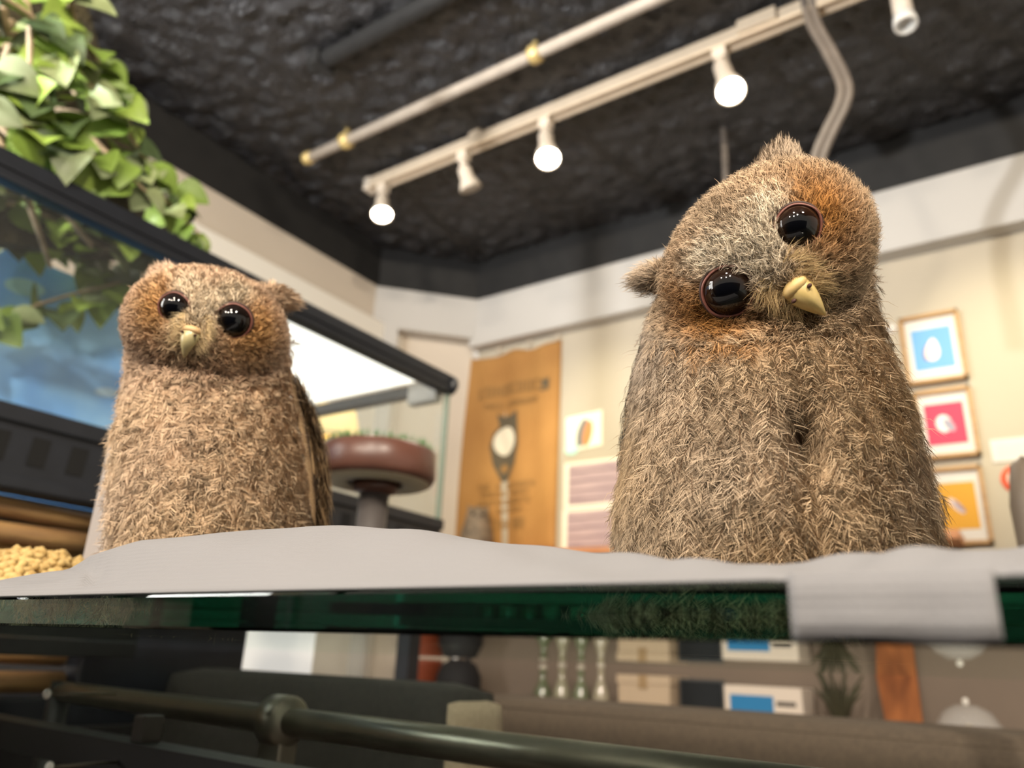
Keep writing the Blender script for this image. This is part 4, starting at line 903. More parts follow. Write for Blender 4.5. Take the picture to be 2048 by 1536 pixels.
def owl(label, base, D, outline, head, eyes, beak, tufts, pal, wing, cleft=None, nfeather=2600, nhead=2600, bfl=0.014, depth=0.86, foreF=0.012, yawF=0.0, beakcol=(190, 166, 108), cere=(190, 162, 106)):
    b0 = ohd(base[0], base[1], D); ax, ay = nrm([b0[0], b0[1], 0])[:2]
    H = np.array([ax, ay, 0]); S = np.array([ay, -ax, 0])            # away from camera, to image right
    zb = GT + 0.0006
    org = np.array([H[0] * D, H[1] * D, 0])
    org = np.array([b0[0], b0[1], zb])
    def pl(x, y, off=0.0):
        """point on the upright plane through the owl (off metres nearer to the camera)"""
        d = ray(x, y); t_ = (D - off) / (d @ H); return CAM + d * t_
    root = empty('owl_chick', tuple(org), label, 'owl')
    # ---------------- body shell
    bm = bmesh.new()
    ringdefs = []
    for (y, xl, xr) in outline:
        a_, c_ = pl(xl, y), pl(xr, y); ringdefs.append(((a_ + c_) / 2, np.linalg.norm(c_ - a_) / 2))
    inset = 0.0045
    prof = [(c_, max(w_ - inset, 0.01)) for c_, w_ in ringdefs]
    cl, wl = prof[-1]
    prof += [(np.array([cl[0], cl[1], zb + 0.018]), wl * 0.97), (np.array([cl[0], cl[1], zb + 0.007]), wl * 0.8)]
    seg = 40; rings = []
    for c_, w_ in prof:
        rings.append([bm.verts.new(tuple(c_ + S * w_ * math.cos(t_) - H * w_ * depth * math.sin(t_) + H * 0.006)) for t_ in [2 * PI * k_ / seg for k_ in range(seg)]])
    for a_, c_ in zip(rings, rings[1:]):
        for k_ in range(seg): bm.faces.new((a_[k_], a_[(k_ + 1) % seg], c_[(k_ + 1) % seg], c_[k_]))
    bm.faces.new(rings[0][::-1]); bm.faces.new(rings[-1])
    # ---------------- head
    hx, hy, ang, aw, ah = head
    hc = pl(hx, hy, foreF); Dh = np.linalg.norm(hc - CAM); k = ((hc - CAM) @ FW) / FPX * 0.975
    Fh = nrm(CAM - hc)
    e1 = np.array([math.cos(ang), math.sin(ang)]); e2 = np.array([-e1[1], e1[0]])    # in image pixels (y down)
    E1 = nrm(RT * e1[0] - UP * e1[1]); E1 = nrm(E1 - Fh * (E1 @ Fh)); E2 = np.cross(Fh, E1); 
    if E2 @ (RT * e2[0] - UP * e2[1]) < 0: E2 = -E2
    if yawF: 
        F2 = nrm(Fh * math.cos(yawF) + E1 * math.sin(yawF)); E1 = nrm(E1 * math.cos(yawF) - Fh * math.sin(yawF)); Fh = F2
    a_w, a_h = aw * k - 0.0058, ah * k - 0.0058; a_d = (a_w + a_h) / 2 * 0.93
    r = bmesh.ops.create_icosphere(bm, subdivisions=4, radius=1.0)
    for v in r['verts']:
        q = np.array(v.co); n3 = q.copy()
        # slightly flattened face
        fz = q[2] * (1 - 0.10 * max(q[2], 0) ** 2)
        v.co = Vector(tuple(hc + E1 * q[0] * a_w + E2 * q[1] * a_h + Fh * fz * a_d))
    # ear tufts as rounded cones growing out of the head
    for (bx, by, tx, ty, rad) in tufts:
        pb, pt = pl(bx, by, foreF - 0.004), pl(tx, ty, foreF - 0.002)
        add_tube(bm, [pb, pb * .6 + pt * .4, pb * .25 + pt * .75, pt], [rad, rad * .82, rad * .5, rad * .18], 12)
    me0 = bpy.data.meshes.new('tmp'); bmesh.ops.recalc_face_normals(bm, faces=bm.faces); bm.to_mesh(me0); bm.free()
    tmp = bpy.data.objects.new('tmp', me0); COL.objects.link(tmp)
    rm = tmp.modifiers.new('r', 'REMESH'); rm.mode = 'VOXEL'; rm.voxel_size = 0.0022
    s2 = tmp.modifiers.new('s', 'SMOOTH'); s2.factor = 0.5; s2.iterations = 5
    dg = bpy.context.evaluated_depsgraph_get(); dg.update()
    me = bpy.data.meshes.new_from_object(tmp.evaluated_get(dg))
    bpy.data.objects.remove(tmp); bpy.data.meshes.remove(me0)
    nv = len(me.vertices); V = np.empty(nv * 3, np.float32); me.vertices.foreach_get('co', V); V = V.reshape(-1, 3).astype(float)
    if cleft:
        for (px, py, sx, sz, dp_) in cleft:
            c_ = pl(px, py); q = V - c_; w_ = np.exp(-((q @ S) / sx) ** 2 - (q[:, 2] / sz) ** 2) * ((q @ -H) > 0)
            V += H * (dp_ * w_)[:, None]
    me.vertices.foreach_set('co', V.astype(np.float32).ravel()); me.update()
    me.calc_loop_triangles(); nt_ = len(me.loop_triangles); T = np.empty(nt_ * 3, np.int32); me.loop_triangles.foreach_get('vertices', T); T = T.reshape(-1, 3)
    VN = np.empty(nv * 3, np.float32); me.vertices.foreach_get('normal', VN); VN = VN.reshape(-1, 3).astype(float)
    bvh = BVHTree.FromPolygons([tuple(v) for v in V], [tuple(int(i) for i in t_) for t_ in T])
    # ---------------- eyes located on the shell
    EY = []
    for (ex, ey, rp, side) in eyes:
        d = ray(ex, ey); hit = bvh.ray_cast(Vector(CAM), Vector(d)); p = np.array(hit[0])
        R = rp * ((p - CAM) @ FW) / FPX / 0.90
        axis = nrm(Fh * 0.80 + nrm(CAM - p) * 0.35 + E1 * side * 0.16)
        c_ = p - axis * R * 0.44
        EY.append((c_, R, axis))
    # beak frame on the shell
    def onshell(x, y):
        d = ray(x, y); hit = bvh.ray_cast(Vector(CAM), Vector(d)); return np.array(hit[0]), np.array(hit[1])
    (bx, by), (tx, ty) = beak; pb, _ = onshell(bx, by); ptip = pl(tx, ty, 0); dtip = ray(tx, ty); pt_, _ = onshell(tx, ty)
    tip_d = np.linalg.norm(pt_ - CAM) - 0.0065
    ptip = CAM + dtip * tip_d
    # ---------------- colour fields
    def head_coords(P):
        q = P - hc; return q @ E1 / a_w, q @ E2 / a_h, q @ Fh / a_d
    def colour(P, isb=False):
        u_, v_, w_ = head_coords(P); rr = np.sqrt(u_ ** 2 + v_ ** 2 + w_ ** 2)
        C = np.empty((len(P), 3))
        n1 = snoise(P, 120, 0); n2 = snoise(P, 300, 1); n3 = snoise(P, 45, 2)
        t_ = np.clip((P[:, 2] - zb) / (hc[2] - zb), 0, 1)[:, None]
        body = lina(pal['belly']) * (1 - t_) + lina(pal['chest']) * t_
        warm = np.clip(0.5 + 0.6 * n3, 0, 1)[:, None] * 0.7
        body = body * (1 - warm) + lina(pal['warm']) * warm * (1 - 0.6 * t_) + body * warm * 0.6 * t_
        C[:] = body; lit = np.zeros((len(P), 1))
        hd_m = (1 / (1 + np.exp((rr - 1.16) * 40)))[:, None]
        crown = lina(pal['crown']) * (1 + 0.14 * n1[:, None])
        Ch = np.repeat(lina(pal['crown'])[None], len(P), 0) * (1 + 0.12 * n1[:, None])
        front = np.clip(w_ * 2.2, 0, 1)[:, None]
        for i, (c_, R, axis) in enumerate(EY):
            q = P - c_; q = q - (q @ axis)[:, None] * axis
            dd = np.linalg.norm(q, axis=1) / R
            sgn = -1 if i == 0 else 1
            outw = np.clip(0.45 + 0.55 * (q @ (E1 * sgn + E2 * 0.35)) / (R * np.maximum(dd, .3)), 0, 1)
            g = (np.exp(-((np.maximum(dd, 1.2) - 1.2) / 1.35) ** 2) * (0.1 + 0.9 * outw))[:, None] * front
            Ch = Ch * (1 - g) + lina(pal['disc']) * g
            # pale brow on the inner upper side
            inn = np.clip((q @ (-E1 * sgn * 0.8 - E2 * 0.75)) / (R * np.maximum(dd, .3)), 0, 1)
            g2 = np.clip(np.exp(-((dd - 1.4) / 0.65) ** 2) * inn * 1.5, 0, 1)[:, None] * front * 0.95
            Ch = Ch * (1 - g2) + lina(pal['brow']) * g2; lit = np.maximum(lit, g2)
        cen = np.exp(-(u_ / 0.22) ** 2 - ((v_ + 0.02) / 0.36) ** 2)[:, None] * front * 0.9
        Ch = Ch * (1 - cen) + lina(pal['brow']) * cen; lit = np.maximum(lit, cen)
        bk_ = np.exp(-(np.linalg.norm(P - (pb * .6 + pt_ * .4), axis=1) / (0.22 * a_w)) ** 2)[:, None] * 0.75
        Ch = Ch * (1 - bk_) + lina(pal['bristle']) * bk_; lit = np.maximum(lit, bk_)
        C = C * (1 - hd_m) + Ch * hd_m
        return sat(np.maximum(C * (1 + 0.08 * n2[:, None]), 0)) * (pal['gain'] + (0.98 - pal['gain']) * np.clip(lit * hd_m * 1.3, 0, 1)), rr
    # ---------------- shell object
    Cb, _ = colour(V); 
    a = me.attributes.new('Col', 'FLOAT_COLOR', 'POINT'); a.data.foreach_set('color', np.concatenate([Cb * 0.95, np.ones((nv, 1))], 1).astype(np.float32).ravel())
    me.polygons.foreach_set('use_smooth', np.ones(len(me.polygons), bool))
    me.vertices.foreach_set('co', (V - org).astype(np.float32).ravel()); me.name = 'body'
    me.materials.clear(); body_o = link_mesh('body', me, M_SKINBASE, root, tuple(org))
    # ---------------- sampling
    A = np.linalg.norm(np.cross(V[T[:, 1]] - V[T[:, 0]], V[T[:, 2]] - V[T[:, 0]]), axis=1)
    cum = np.cumsum(A / A.sum())
    def sample(n):
        t_ = np.searchsorted(cum, rng.permutation((np.arange(n) + rng.random(n)) / n)); t_ = np.clip(t_, 0, nt_ - 1)
        r1, r2 = rng.random(n), rng.random(n); s = np.sqrt(r1); w0, w1, w2 = 1 - s, s * (1 - r2), s * r2
        P = V[T[t_, 0]] * w0[:, None] + V[T[t_, 1]] * w1[:, None] + V[T[t_, 2]] * w2[:, None]
        N = VN[T[t_, 0]] * w0[:, None] + VN[T[t_, 1]] * w1[:, None] + VN[T[t_, 2]] * w2[:, None]
        return P, unit(N)
    def eye_clear(P, fac=1.08):
        ok = np.ones(len(P), bool)
        for c_, R, axis in EY:
            q = P - c_; al = q @ axis; pr_ = np.linalg.norm(q - al[:, None] * axis, axis=1)
            ok &= ~((pr_ < R * fac) & (al > -R * 1.2))
        return ok
    def tuft_near(P):
        ok = np.zeros(len(P), bool)
        for (bx_, by_, tx_, ty_, rad) in tufts:
            qa, qb = pl(bx_, by_, foreF - 0.004), pl(tx_, ty_, foreF - 0.002); ab = qb - qa
            tt = np.clip(((P - qa) @ ab) / (ab @ ab), 0, 1); ok |= (np.linalg.norm(P - qa - tt[:, None] * ab, axis=1) < rad * 1.25) & (tt > 0.2)
        return ok
    tocam = nrm(CAM - (org + np.array([0, 0, 0.08])))
    packs = []
    # ---- feathers on the body: a shaft with barbs on both sides
    P, N = sample(nfeather * 2); C, rr = colour(P)
    keep = (rr > 1.06) & (P[:, 2] > zb + 0.004) & ~tuft_near(P); P, N, C = P[keep][:nfeather * 2], N[keep], C[keep]; C = C[:len(P)]
    nf = len(P)
    jit = rnd_unit(nf) * pal['jit']
    Dn = np.array([0, 0, -1.0]) + jit + 0.25 * snoise(P, 60, 3)[:, None] * S
    Td = unit(Dn - N * (Dn * N).sum(1, keepdims=True)); B = np.cross(N, Td)
    Lf = bfl * rng.uniform(0.7, 1.25, nf) * (0.75 + 0.35 * np.clip((hc[2] - P[:, 2]) / 0.08, 0, 1))
    lift = rng.uniform(0.25, 0.65, nf)
    def rach(t_): return P + Td * (Lf * t_)[:, None] + N * (Lf * (lift * t_ - 0.55 * lift * t_ * t_))[:, None]
    NB = pal['nb']
    dk = rng.random(nf)
    for bi in range(NB):
        t_ = (bi + rng.uniform(0.0, 1.0, nf)) / NB
        for sg in (-1, 1):
            p0 = rach(t_); a_ = rng.uniform(0.45, 1.05, nf)
            dv = unit(Td * np.cos(a_)[:, None] + B * (sg * np.sin(a_))[:, None] + N * rng.uniform(-0.05, 0.42, nf)[:, None])
            L_ = Lf * rng.uniform(0.32, 0.62, nf) * (1.1 - 0.55 * t_)
            p1 = p0 + dv * (L_ * 0.55)[:, None]; d2 = unit(dv + Td * 0.45 + rnd_unit(nf) * pal['curl'])
            p2 = p1 + d2 * (L_ * 0.5)[:, None]
            fi = rng.uniform(0, PI, nf); side = unit(np.cross(dv, N)) * np.cos(fi)[:, None] + N * np.sin(fi)[:, None]
            br = rng.uniform(0.84, 1.14, nf)[:, None]
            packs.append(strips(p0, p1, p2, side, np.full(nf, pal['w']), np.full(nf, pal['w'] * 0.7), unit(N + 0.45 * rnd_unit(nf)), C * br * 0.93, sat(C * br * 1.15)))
    # dark shaft lines on some feathers
    kk = dk < pal['dark']
    p0, p1, p2 = rach(0.35)[kk], rach(0.72)[kk], rach(1.12)[kk]; nk = kk.sum()
    lf = N[kk] * 0.0022
    packs.append(strips(p0 + lf, p1 + lf, p2 + lf, unit(np.cross(p2 - p0, N[kk])), np.full(nk, .00030), np.full(nk, .00030), N[kk], np.repeat(lina((96, 74, 54))[None], nk, 0), np.repeat(lina((44, 32, 26))[None], nk, 0)))
    # sparse long soft hairs standing out of the down
    Pf, Nf = sample(pal['filo']); Cf, rf = colour(Pf); kf = eye_clear(Pf, 1.5) & (Pf[:, 2] > zb + 0.01); Pf, Nf, Cf, rf = Pf[kf], Nf[kf], Cf[kf], rf[kf]; n_ = len(Pf)
    Df = np.array([0, 0, -1.0]) + rnd_unit(n_) * 0.9; Df = unit(Df - Nf * (Df * Nf).sum(1, keepdims=True))
    Lff = np.where(rf < 1.15, 0.0068, 0.0095) * rng.uniform(0.7, 1.3, n_)
    f1 = Pf + (Nf * 0.62 + Df * 0.25) * Lff[:, None]; f2 = f1 + unit(Nf * 0.4 + Df * 0.7 + rnd_unit(n_) * 0.35) * (Lff * 0.45)[:, None]
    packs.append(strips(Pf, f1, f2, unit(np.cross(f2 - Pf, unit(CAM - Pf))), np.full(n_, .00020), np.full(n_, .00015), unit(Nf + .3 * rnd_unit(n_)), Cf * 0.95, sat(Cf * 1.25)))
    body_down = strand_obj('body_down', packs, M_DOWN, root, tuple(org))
    # ---- woolly down on the head, in little clumps
    packs = []
    P, N = sample(nhead * 18); C, rr = colour(P)
    keep = ((rr < 1.22) | tuft_near(P)) & eye_clear(P, 0.99) & (rr > 0.7); P, N, C = P[keep][:nhead * 4], N[keep][:nhead * 4], C[keep][:nhead * 4]
    u_, v_, w_ = head_coords(P)
    nc = len(P)
    # growth away from the bill over the face, then back over the crown
    G = P - (pb * 0.7 + pt_ * 0.3); G = unit(G - N * (G * N).sum(1, keepdims=True))
    lean = unit(G * 0.8 + rnd_unit(nc) * 0.85); lean = unit(lean - N * (lean * N).sum(1, keepdims=True))
    face = np.clip(w_ * 1.6 - 0.15, 0, 1)
    tl = np.zeros(nc)
    for (bx_, by_, tx_, ty_, rad) in tufts:
        qa, qb = pl(bx_, by_, foreF - 0.004), pl(tx_, ty_, foreF - 0.002); ab = qb - qa
        tt = np.clip(((P - qa) @ ab) / (ab @ ab), 0, 1); dist = np.linalg.norm(P - qa - tt[:, None] * ab, axis=1)
        wgt = np.clip(1.4 - dist / (rad * 0.9), 0, 1) * (tt > 0.35); lean = unit(lean * (1 - wgt[:, None]) + nrm(ab) * 1.4 * wgt[:, None]); tl = np.maximum(tl, wgt)
    nearE = np.ones(nc)
    for c_, R, axis in EY:
        q = P - c_; nearE = np.minimum(nearE, np.clip((np.linalg.norm(q, axis=1) / R - 1.0) / 1.3, 0.5, 1))
    Lc = 0.0050 * rng.uniform(0.7, 1.3, nc) * (0.55 + 0.45 * nearE) * (1 + 0.3 * tl)
    NS = 9
    tipc = P + N * (Lc * (0.62 - 0.4 * tl))[:, None] + lean * (Lc * 0.75)[:, None]
    for si in range(NS):
        p0 = P + rnd_unit(nc) * 0.0016; p0 = p0 - N * ((p0 - P) * N).sum(1, keepdims=True)
        tp = tipc + rnd_unit(nc) * (0.0011 + 0.0009 * (1 - face))[:, None]
        p1 = (p0 * 0.5 + tp * 0.5) + N * (Lc * 0.22)[:, None] + rnd_unit(nc) * 0.0005
        dv = unit(tp - p0); fi = rng.uniform(0, PI, nc); side = unit(np.cross(dv, N)) * np.cos(fi)[:, None] + N * np.sin(fi)[:, None]
        br = rng.uniform(0.8, 1.18, nc)[:, None]
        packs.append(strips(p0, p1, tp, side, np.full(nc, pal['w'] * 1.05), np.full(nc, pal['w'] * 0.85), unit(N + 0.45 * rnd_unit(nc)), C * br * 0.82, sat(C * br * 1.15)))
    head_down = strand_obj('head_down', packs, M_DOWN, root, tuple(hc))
    # ---- facial bristles fanning from the bill
    packs = []
    nbz = pal['nbr']
    bd = nrm(ptip - pb); bs = nrm(np.cross(bd, Fh))
    if bs @ E1 < 0: bs = -bs
    sg = np.where(rng.random(nbz) < 0.5, -1.0, 1.0)
    along = rng.uniform(-0.40, 0.45, nbz)
    Lk = np.linalg.norm(ptip - pb)
    root_p = pb + bd * (along * Lk)[:, None] + bs * (sg * rng.uniform(0.05, 0.36, nbz) * Lk)[:, None] 
    # drop the roots onto the shell
    for i in range(nbz):
        h_ = bvh.find_nearest(Vector(root_p[i])); root_p[i] = np.array(h_[0])
    nn = np.array([bvh.find_nearest(Vector(p_))[1][:] for p_ in root_p])
    dirv = unit(bs * (sg * rng.uniform(0.55, 1.1, nbz))[:, None] + bd * (rng.uniform(-0.55, 0.95, nbz))[:, None] + nn * rng.uniform(0.12, 0.42, nbz)[:, None])
    Lb = Lk * rng.uniform(0.25, 0.62, nbz)
    p1 = root_p + dirv * (Lb * 0.55)[:, None] + nn * (Lb * 0.10)[:, None]; p2 = p1 + unit(dirv + bd * 0.55 - nn * 0.15 + rnd_unit(nbz) * 0.12) * (Lb * 0.5)[:, None]
    br = rng.uniform(0.72, 1.2, nbz)[:, None]
    Cz = np.repeat(lina(pal['bristle'])[None], nbz, 0) * br * pal['gain']
    packs.append(strips(root_p, p1, p2, unit(np.cross(dirv, nn) + 0.4 * rnd_unit(nbz)), np.full(nbz, .00036), np.full(nbz, .00026), unit(nn + .3 * rnd_unit(nbz)), Cz * 0.75, sat(Cz * 1.2)))
    # short curls on the bridge between the eyes
    strand_obj('facial_bristles', packs, M_DOWN, root, tuple(pb))
    # ---------------- eyes with lids
    for i, (c_, R, axis) in enumerate(EY):
        bmE = bmesh.new(); bmesh.ops.create_uvsphere(bmE, u_segments=32, v_segments=24, radius=R, matrix=Matrix.Translation(Vector(c_)))
        look = nrm(axis * 0.75 + nrm(CAM - c_) * 0.5)
        eo = bm_obj('eye', bmE, eye_mat('owl_eye', pal['iris'], look, R), root, True, loc=tuple(c_))
        s_, t2 = frame_for(axis); bmL = bmesh.new(); rgs = []
        for (ro, off, ) in ((0.865, .48), (0.885, .525), (0.925, .53), (0.965, .48), (0.995, .36), (1.0, 0.0)):
            ring_ = []
            for k_ in range(40):
                a_ = 2 * PI * k_ / 40; dirr = s_ * math.cos(a_) + t2 * math.sin(a_)
                inner = dirr @ (-E1 * (-1 if i == 0 else 1))            # pointed inner corner
                ex_ = 1 + 0.10 * max(0, inner) ** 6 + 0.04 * max(0, -inner) ** 6
                wob = 1 + 0.012 * math.sin(5 * a_ + i)
                ring_.append(bmL.verts.new(tuple(c_ + dirr * R * ro * ex_ * wob + axis * R * off)))
            rgs.append(ring_)
        for a1, a2 in zip(rgs, rgs[1:]):
            for k_ in range(40): bmL.faces.new((a1[k_], a1[(k_ + 1) % 40], a2[(k_ + 1) % 40], a2[k_]))
        lo = bm_obj('eyelid', bmL, M_LID, eo, True)
        bmL = bmesh.new(); rgs = []
        for (ro, off) in ((0.98, .42), (1.02, .44), (1.08, .34), (1.09, 0.0)):
            rgs.append([bmL.verts.new(tuple(c_ + (s_ * math.cos(a_) + t2 * math.sin(a_)) * R * ro + axis * R * off)) for a_ in [2 * PI * k_ / 40 for k_ in range(40)]])
        for a1, a2 in zip(rgs, rgs[1:]):
            for k_ in range(40): bmL.faces.new((a1[k_], a1[(k_ + 1) % 40], a2[(k_ + 1) % 40], a2[k_]))
        bm_obj('eye_rim', bmL, M_LIDDARK, eo, True)
    # ---------------- bill
    bmK = bmesh.new(); rgs = []
    upb = nrm(np.cross(bs, bd)); 
    if upb @ Fh < 0: upb = -upb
    nK = 12; wid = Lk * 0.34
    for j in range(nK + 1):
        t_ = j / nK
        c_ = pb - upb * 0.0030 + (ptip - pb + upb * 0.0030) * t_ + upb * (0.20 * Lk * math.sin(PI * min(1, t_ * 1.02)) ** 0.9)
        w_ = wid * (1 - t_ ** 1.5) + 0.0004; hgt = wid * 0.95 * (1 - t_ ** 1.7) + 0.0004
        rgs.append([bmK.verts.new(tuple(c_ + bs * w_ * math.cos(a_) + upb * hgt * (math.sin(a_) if math.sin(a_) > 0 else 0.75 * math.sin(a_)) * (1 + 0.18 * max(0, math.sin(a_)) ** 4))) for a_ in [2 * PI * k_ / 20 for k_ in range(20)]])
    for a1, a2 in zip(rgs, rgs[1:]):
        for k_ in range(20): bmK.faces.new((a1[k_], a1[(k_ + 1) % 20], a2[(k_ + 1) % 20], a2[k_]))
    bmK.faces.new(rgs[0][::-1]); bmK.faces.new(rgs[-1])
    ko = bm_obj('bill', bmK, mat('bill_%d_%d_%d' % beakcol, beakcol, 0.32, var=0.12, scale=120, spec=0.5), root, True)
    cc = pb + bd * Lk * 0.10 + upb * 0.10 * Lk
    bmC = bmesh.new(); bmesh.ops.create_uvsphere(bmC, u_segments=20, v_segments=14, radius=1)
    for v in bmC.verts: q = np.array(v.co); v.co = Vector(tuple(cc + bs * q[0] * wid * 0.90 + bd * q[1] * Lk * 0.17 + upb * q[2] * wid * 0.74))
    bm_obj('cere', bmC, mat('cere_%d_%d_%d' % cere, cere, 0.5, var=0.15, scale=200), ko, True)
    for sgn in (-1, 1):
        cn = cc + bs * sgn * wid * 0.62 + bd * Lk * 0.15 + upb * wid * 0.66
        ellip('nostril', cn, (bs * wid * .17, bd * wid * .13, upb * wid * .17), M_NOSTRIL, ko)
    # ---------------- folded wings
    for (sgn, wpts, wlen, nfe, spread) in wing:
        wo = None
        for i in range(nfe):
            f_ = i / max(1, nfe - 1)
            p0 = np.asarray(wpts[0]) * (1 - f_) + np.asarray(wpts[1]) * f_; 
            p3 = np.asarray(wpts[2]) * (1 - f_) + np.asarray(wpts[3]) * f_
            ctr = (p0 + p3) / 2 + S * sgn * 0.004 + H * 0.002 * math.sin(i)
            path = bez([p0, ctr, p3], 7); outn = nrm(S * sgn - H * 0.55 + np.array([0, 0, 0.1]))
            bmF = bmesh.new(); L2 = len(path); lv = []
            for j, p_ in enumerate(path):
                t_ = j / (L2 - 1); w_ = wlen * (0.35 + 0.65 * math.sin(PI * min(1, 0.12 + t_ * 0.72))) * (1 if t_ < 0.86 else max(0.05, (1 - t_) / 0.14) ** 0.6)
                tv = nrm(np.asarray(path[min(j + 1, L2 - 1)]) - np.asarray(path[max(j - 1, 0)])); sv = nrm(np.cross(tv, outn))
                off_ = outn * 0.0011 * i
                lv.append([bmF.verts.new(tuple(p_ + off_ + sv * w_ * q - outn * 0.25 * w_ * q * q)) for q in (-1, -.5, 0, .5, 1)])
            for a1, a2 in zip(lv, lv[1:]):
                for q in range(4): bmF.faces.new((a1[q], a1[q + 1], a2[q + 1], a2[q]))
            fo = bm_obj('flight_feather', bmF, pal['feather'][i % len(pal['feather'])], root, True)
            sdm = fo.modifiers.new('thick', 'SOLIDIFY'); sdm.thickness = 0.0005
        if sgn * wing[0][0] > 0:
            wp = []; nwd = 1500; f_ = rng.random(nwd); t_ = rng.random(nwd) ** 0.9
            w0 = [np.asarray(q) for q in wpts]
            A0 = w0[0] * (1 - f_)[:, None] + w0[1] * f_[:, None]; A1 = w0[2] * (1 - f_)[:, None] + w0[3] * f_[:, None]
            outn = nrm(S * sgn - H * 0.55 + np.array([0, 0, 0.1]))
            p0 = A0 * (1 - t_)[:, None] + A1 * t_[:, None] + (S * sgn * 0.004 + outn * 0.003) * np.sin(PI * t_)[:, None] + outn * (0.0011 * (nfe - 1) * f_ + 0.0008)[:, None] + rnd_unit(nwd) * wlen * 0.35
            dn = unit(A1 - A0 + rnd_unit(nwd) * 0.02); L_ = rng.uniform(0.008, 0.017, nwd)
            p1 = p0 + dn * (L_ * .5)[:, None] + outn * 0.0012; p2 = p0 + dn * L_[:, None] + rnd_unit(nwd) * 0.001
            cs = np.array([lina(c_) for c_ in pal['wingc']])[rng.integers(0, len(pal['wingc']), nwd)] * rng.uniform(.7, 1.1, nwd)[:, None]
            wp.append(strips(p0, p1, p2, unit(np.cross(dn, outn)), np.full(nwd, .0008), np.full(nwd, .0007), unit(outn + .5 * rnd_unit(nwd)), cs * .8, cs))
            strand_obj('wing_down', wp, M_DOWN, root, tuple(p0[0]))
    # ---------------- feet
    for sgn in (-1, 1):
        fc = org + S * sgn * 0.022 - H * 0.012
        bmT = bmesh.new(); add_tube(bmT, [fc + np.array([0, 0, 0.022]), fc + np.array([0, 0, 0.008])], [0.008, 0.006], 10)
        for a_ in (-0.5, 0.0, 0.5, PI):
            dv = -H * math.cos(a_) + S * math.sin(a_); ln = 0.020 if a_ < 3 else 0.012
            add_tube(bmT, [fc + np.array([0, 0, 0.007]), fc + dv * ln * 0.6 + np.array([0, 0, 0.0065]), fc + dv * ln + np.array([0, 0, 0.0035])], [0.0038, 0.0034, 0.0024], 8)
        ft = bm_obj('foot', bmT, M_TALON, root, True)
        for a_ in (-0.5, 0.0, 0.5, PI):
            dv = -H * math.cos(a_) + S * math.sin(a_); ln = 0.020 if a_ < 3 else 0.012
            bmT = bmesh.new(); add_tube(bmT, [fc + dv * ln + np.array([0, 0, 0.0035]), fc + dv * (ln + 0.004) + np.array([0, 0, 0.0038]), fc + dv * (ln + 0.0075) + np.array([0, 0, 0.0008])], [0.0019, 0.0014, 0.0004], 6)
            bm_obj('claw', bmT, M_CLAW, ft, True)
    return root, pl, S, H

m_barred = mat('barred_flight_feather', (170, 140, 104), 0.7, rgb2=(70, 54, 40), scale=60, stretch=(2.5, 2.5, 0.5), spec=0.3)
m_tanf = mat('tan_flight_feather', (196, 164, 122), 0.7, rgb2=(110, 86, 60), scale=60, stretch=(3, 3, 0.4), spec=0.3)
m_darkf = mat('dark_flight_feather', (70, 56, 44), 0.7, rgb2=(26, 22, 20), scale=80, stretch=(0.4, 0.4, 1.4), spec=0.3)
def uplane(base, D):
    b0 = ohd(base[0], base[1], D); hx_, hy_ = nrm([b0[0], b0[1], 0])[:2]; H = np.array([hx_, hy_, 0])
    def pl(x, y, off=0.0):
        d = ray(x, y); return CAM + d * (D - off) / (d @ H)
    return pl
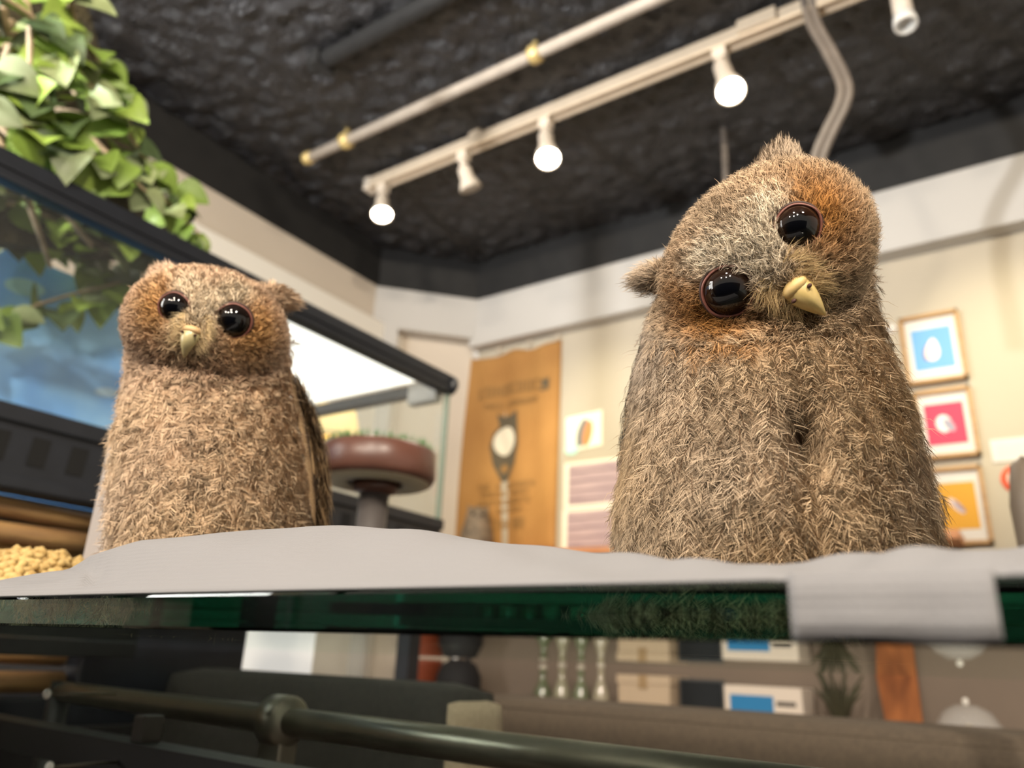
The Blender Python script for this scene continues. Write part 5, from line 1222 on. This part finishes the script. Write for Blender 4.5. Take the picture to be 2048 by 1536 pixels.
# ---- the tilted owl at the right
BR, DR = (1552, 1120), 0.300
pl = uplane(BR, DR)
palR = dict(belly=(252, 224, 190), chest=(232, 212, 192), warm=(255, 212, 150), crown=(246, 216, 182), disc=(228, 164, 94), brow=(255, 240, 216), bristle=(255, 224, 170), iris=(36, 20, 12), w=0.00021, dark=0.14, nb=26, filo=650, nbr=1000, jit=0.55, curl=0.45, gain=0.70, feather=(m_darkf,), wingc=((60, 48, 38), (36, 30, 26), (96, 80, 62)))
owl('downy owl chick at the right with its head tilted far over', BR, DR,
    [(560, 1330, 1745), (620, 1290, 1768), (700, 1268, 1790), (770, 1254, 1815), (850, 1246, 1845), (930, 1236, 1866), (1000, 1226, 1880), (1060, 1226, 1886), (1110, 1232, 1884)],
    (1527, 533, math.radians(-43), 245, 197),
    [(1456, 583, 49, -1), (1596, 453, 43, 1)], ((1580, 566), (1651, 630)),
    [(1556, 415, 1563, 304, 0.0118), (1330, 550, 1266, 564, 0.0050)], palR,
    [(-1, [pl(1312, 630, -.018), pl(1328, 690, -.035), pl(1284, 1118, -.010), pl(1322, 1100, -.05)], 0.0085, 8, 0.0), (1, [pl(1740, 700, -.035), pl(1740, 740, -.05), pl(1810, 1110, -.04), pl(1780, 1100, -.055)], 0.0085, 8, 0.0)],
    cleft=[(1602, 912, 0.0055, 0.013, 0.022), (1618, 1080, 0.005, 0.02, 0.004)], nfeather=2900, nhead=3400, foreF=0.019)
# ---- the upright owl at the left
BL, DL = (415, 1085), 0.425
pl = uplane(BL, DL)
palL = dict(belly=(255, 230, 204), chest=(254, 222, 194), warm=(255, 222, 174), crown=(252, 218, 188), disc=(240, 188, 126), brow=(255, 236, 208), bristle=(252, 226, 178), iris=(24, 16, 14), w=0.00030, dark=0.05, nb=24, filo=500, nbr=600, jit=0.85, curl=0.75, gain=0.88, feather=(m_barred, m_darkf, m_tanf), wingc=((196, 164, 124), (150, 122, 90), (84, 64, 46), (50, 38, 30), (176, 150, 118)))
owl('downy owl chick at the left standing upright behind the paper towel', BL, DL,
    [(650, 262, 582), (700, 246, 586), (740, 240, 590), (800, 232, 600), (870, 222, 612), (950, 212, 620), (1030, 208, 624), (1085, 210, 626)],
    (413, 660, math.radians(12), 172, 138),
    [(348, 615, 29, -1), (467, 642, 33, 1)], ((388, 657), (368, 715)),
    [(345, 580, 322, 546, 0.0085), (520, 585, 592, 606, 0.0062)], palL,
    [(1, [pl(580, 740, -.012), pl(575, 775, -.028), pl(634, 1062, .0), pl(596, 1062, -.010)], 0.0068, 10, 0.0), (-1, [pl(270, 800, -.035), pl(275, 830, -.05), pl(250, 1080, -.03), pl(270, 1080, -.05)], 0.0075, 8, 0.0)],
    cleft=None, nfeather=1900, nhead=2400, bfl=0.015, foreF=0.014, yawF=-0.30, beakcol=(172, 160, 118), cere=(190, 156, 112))
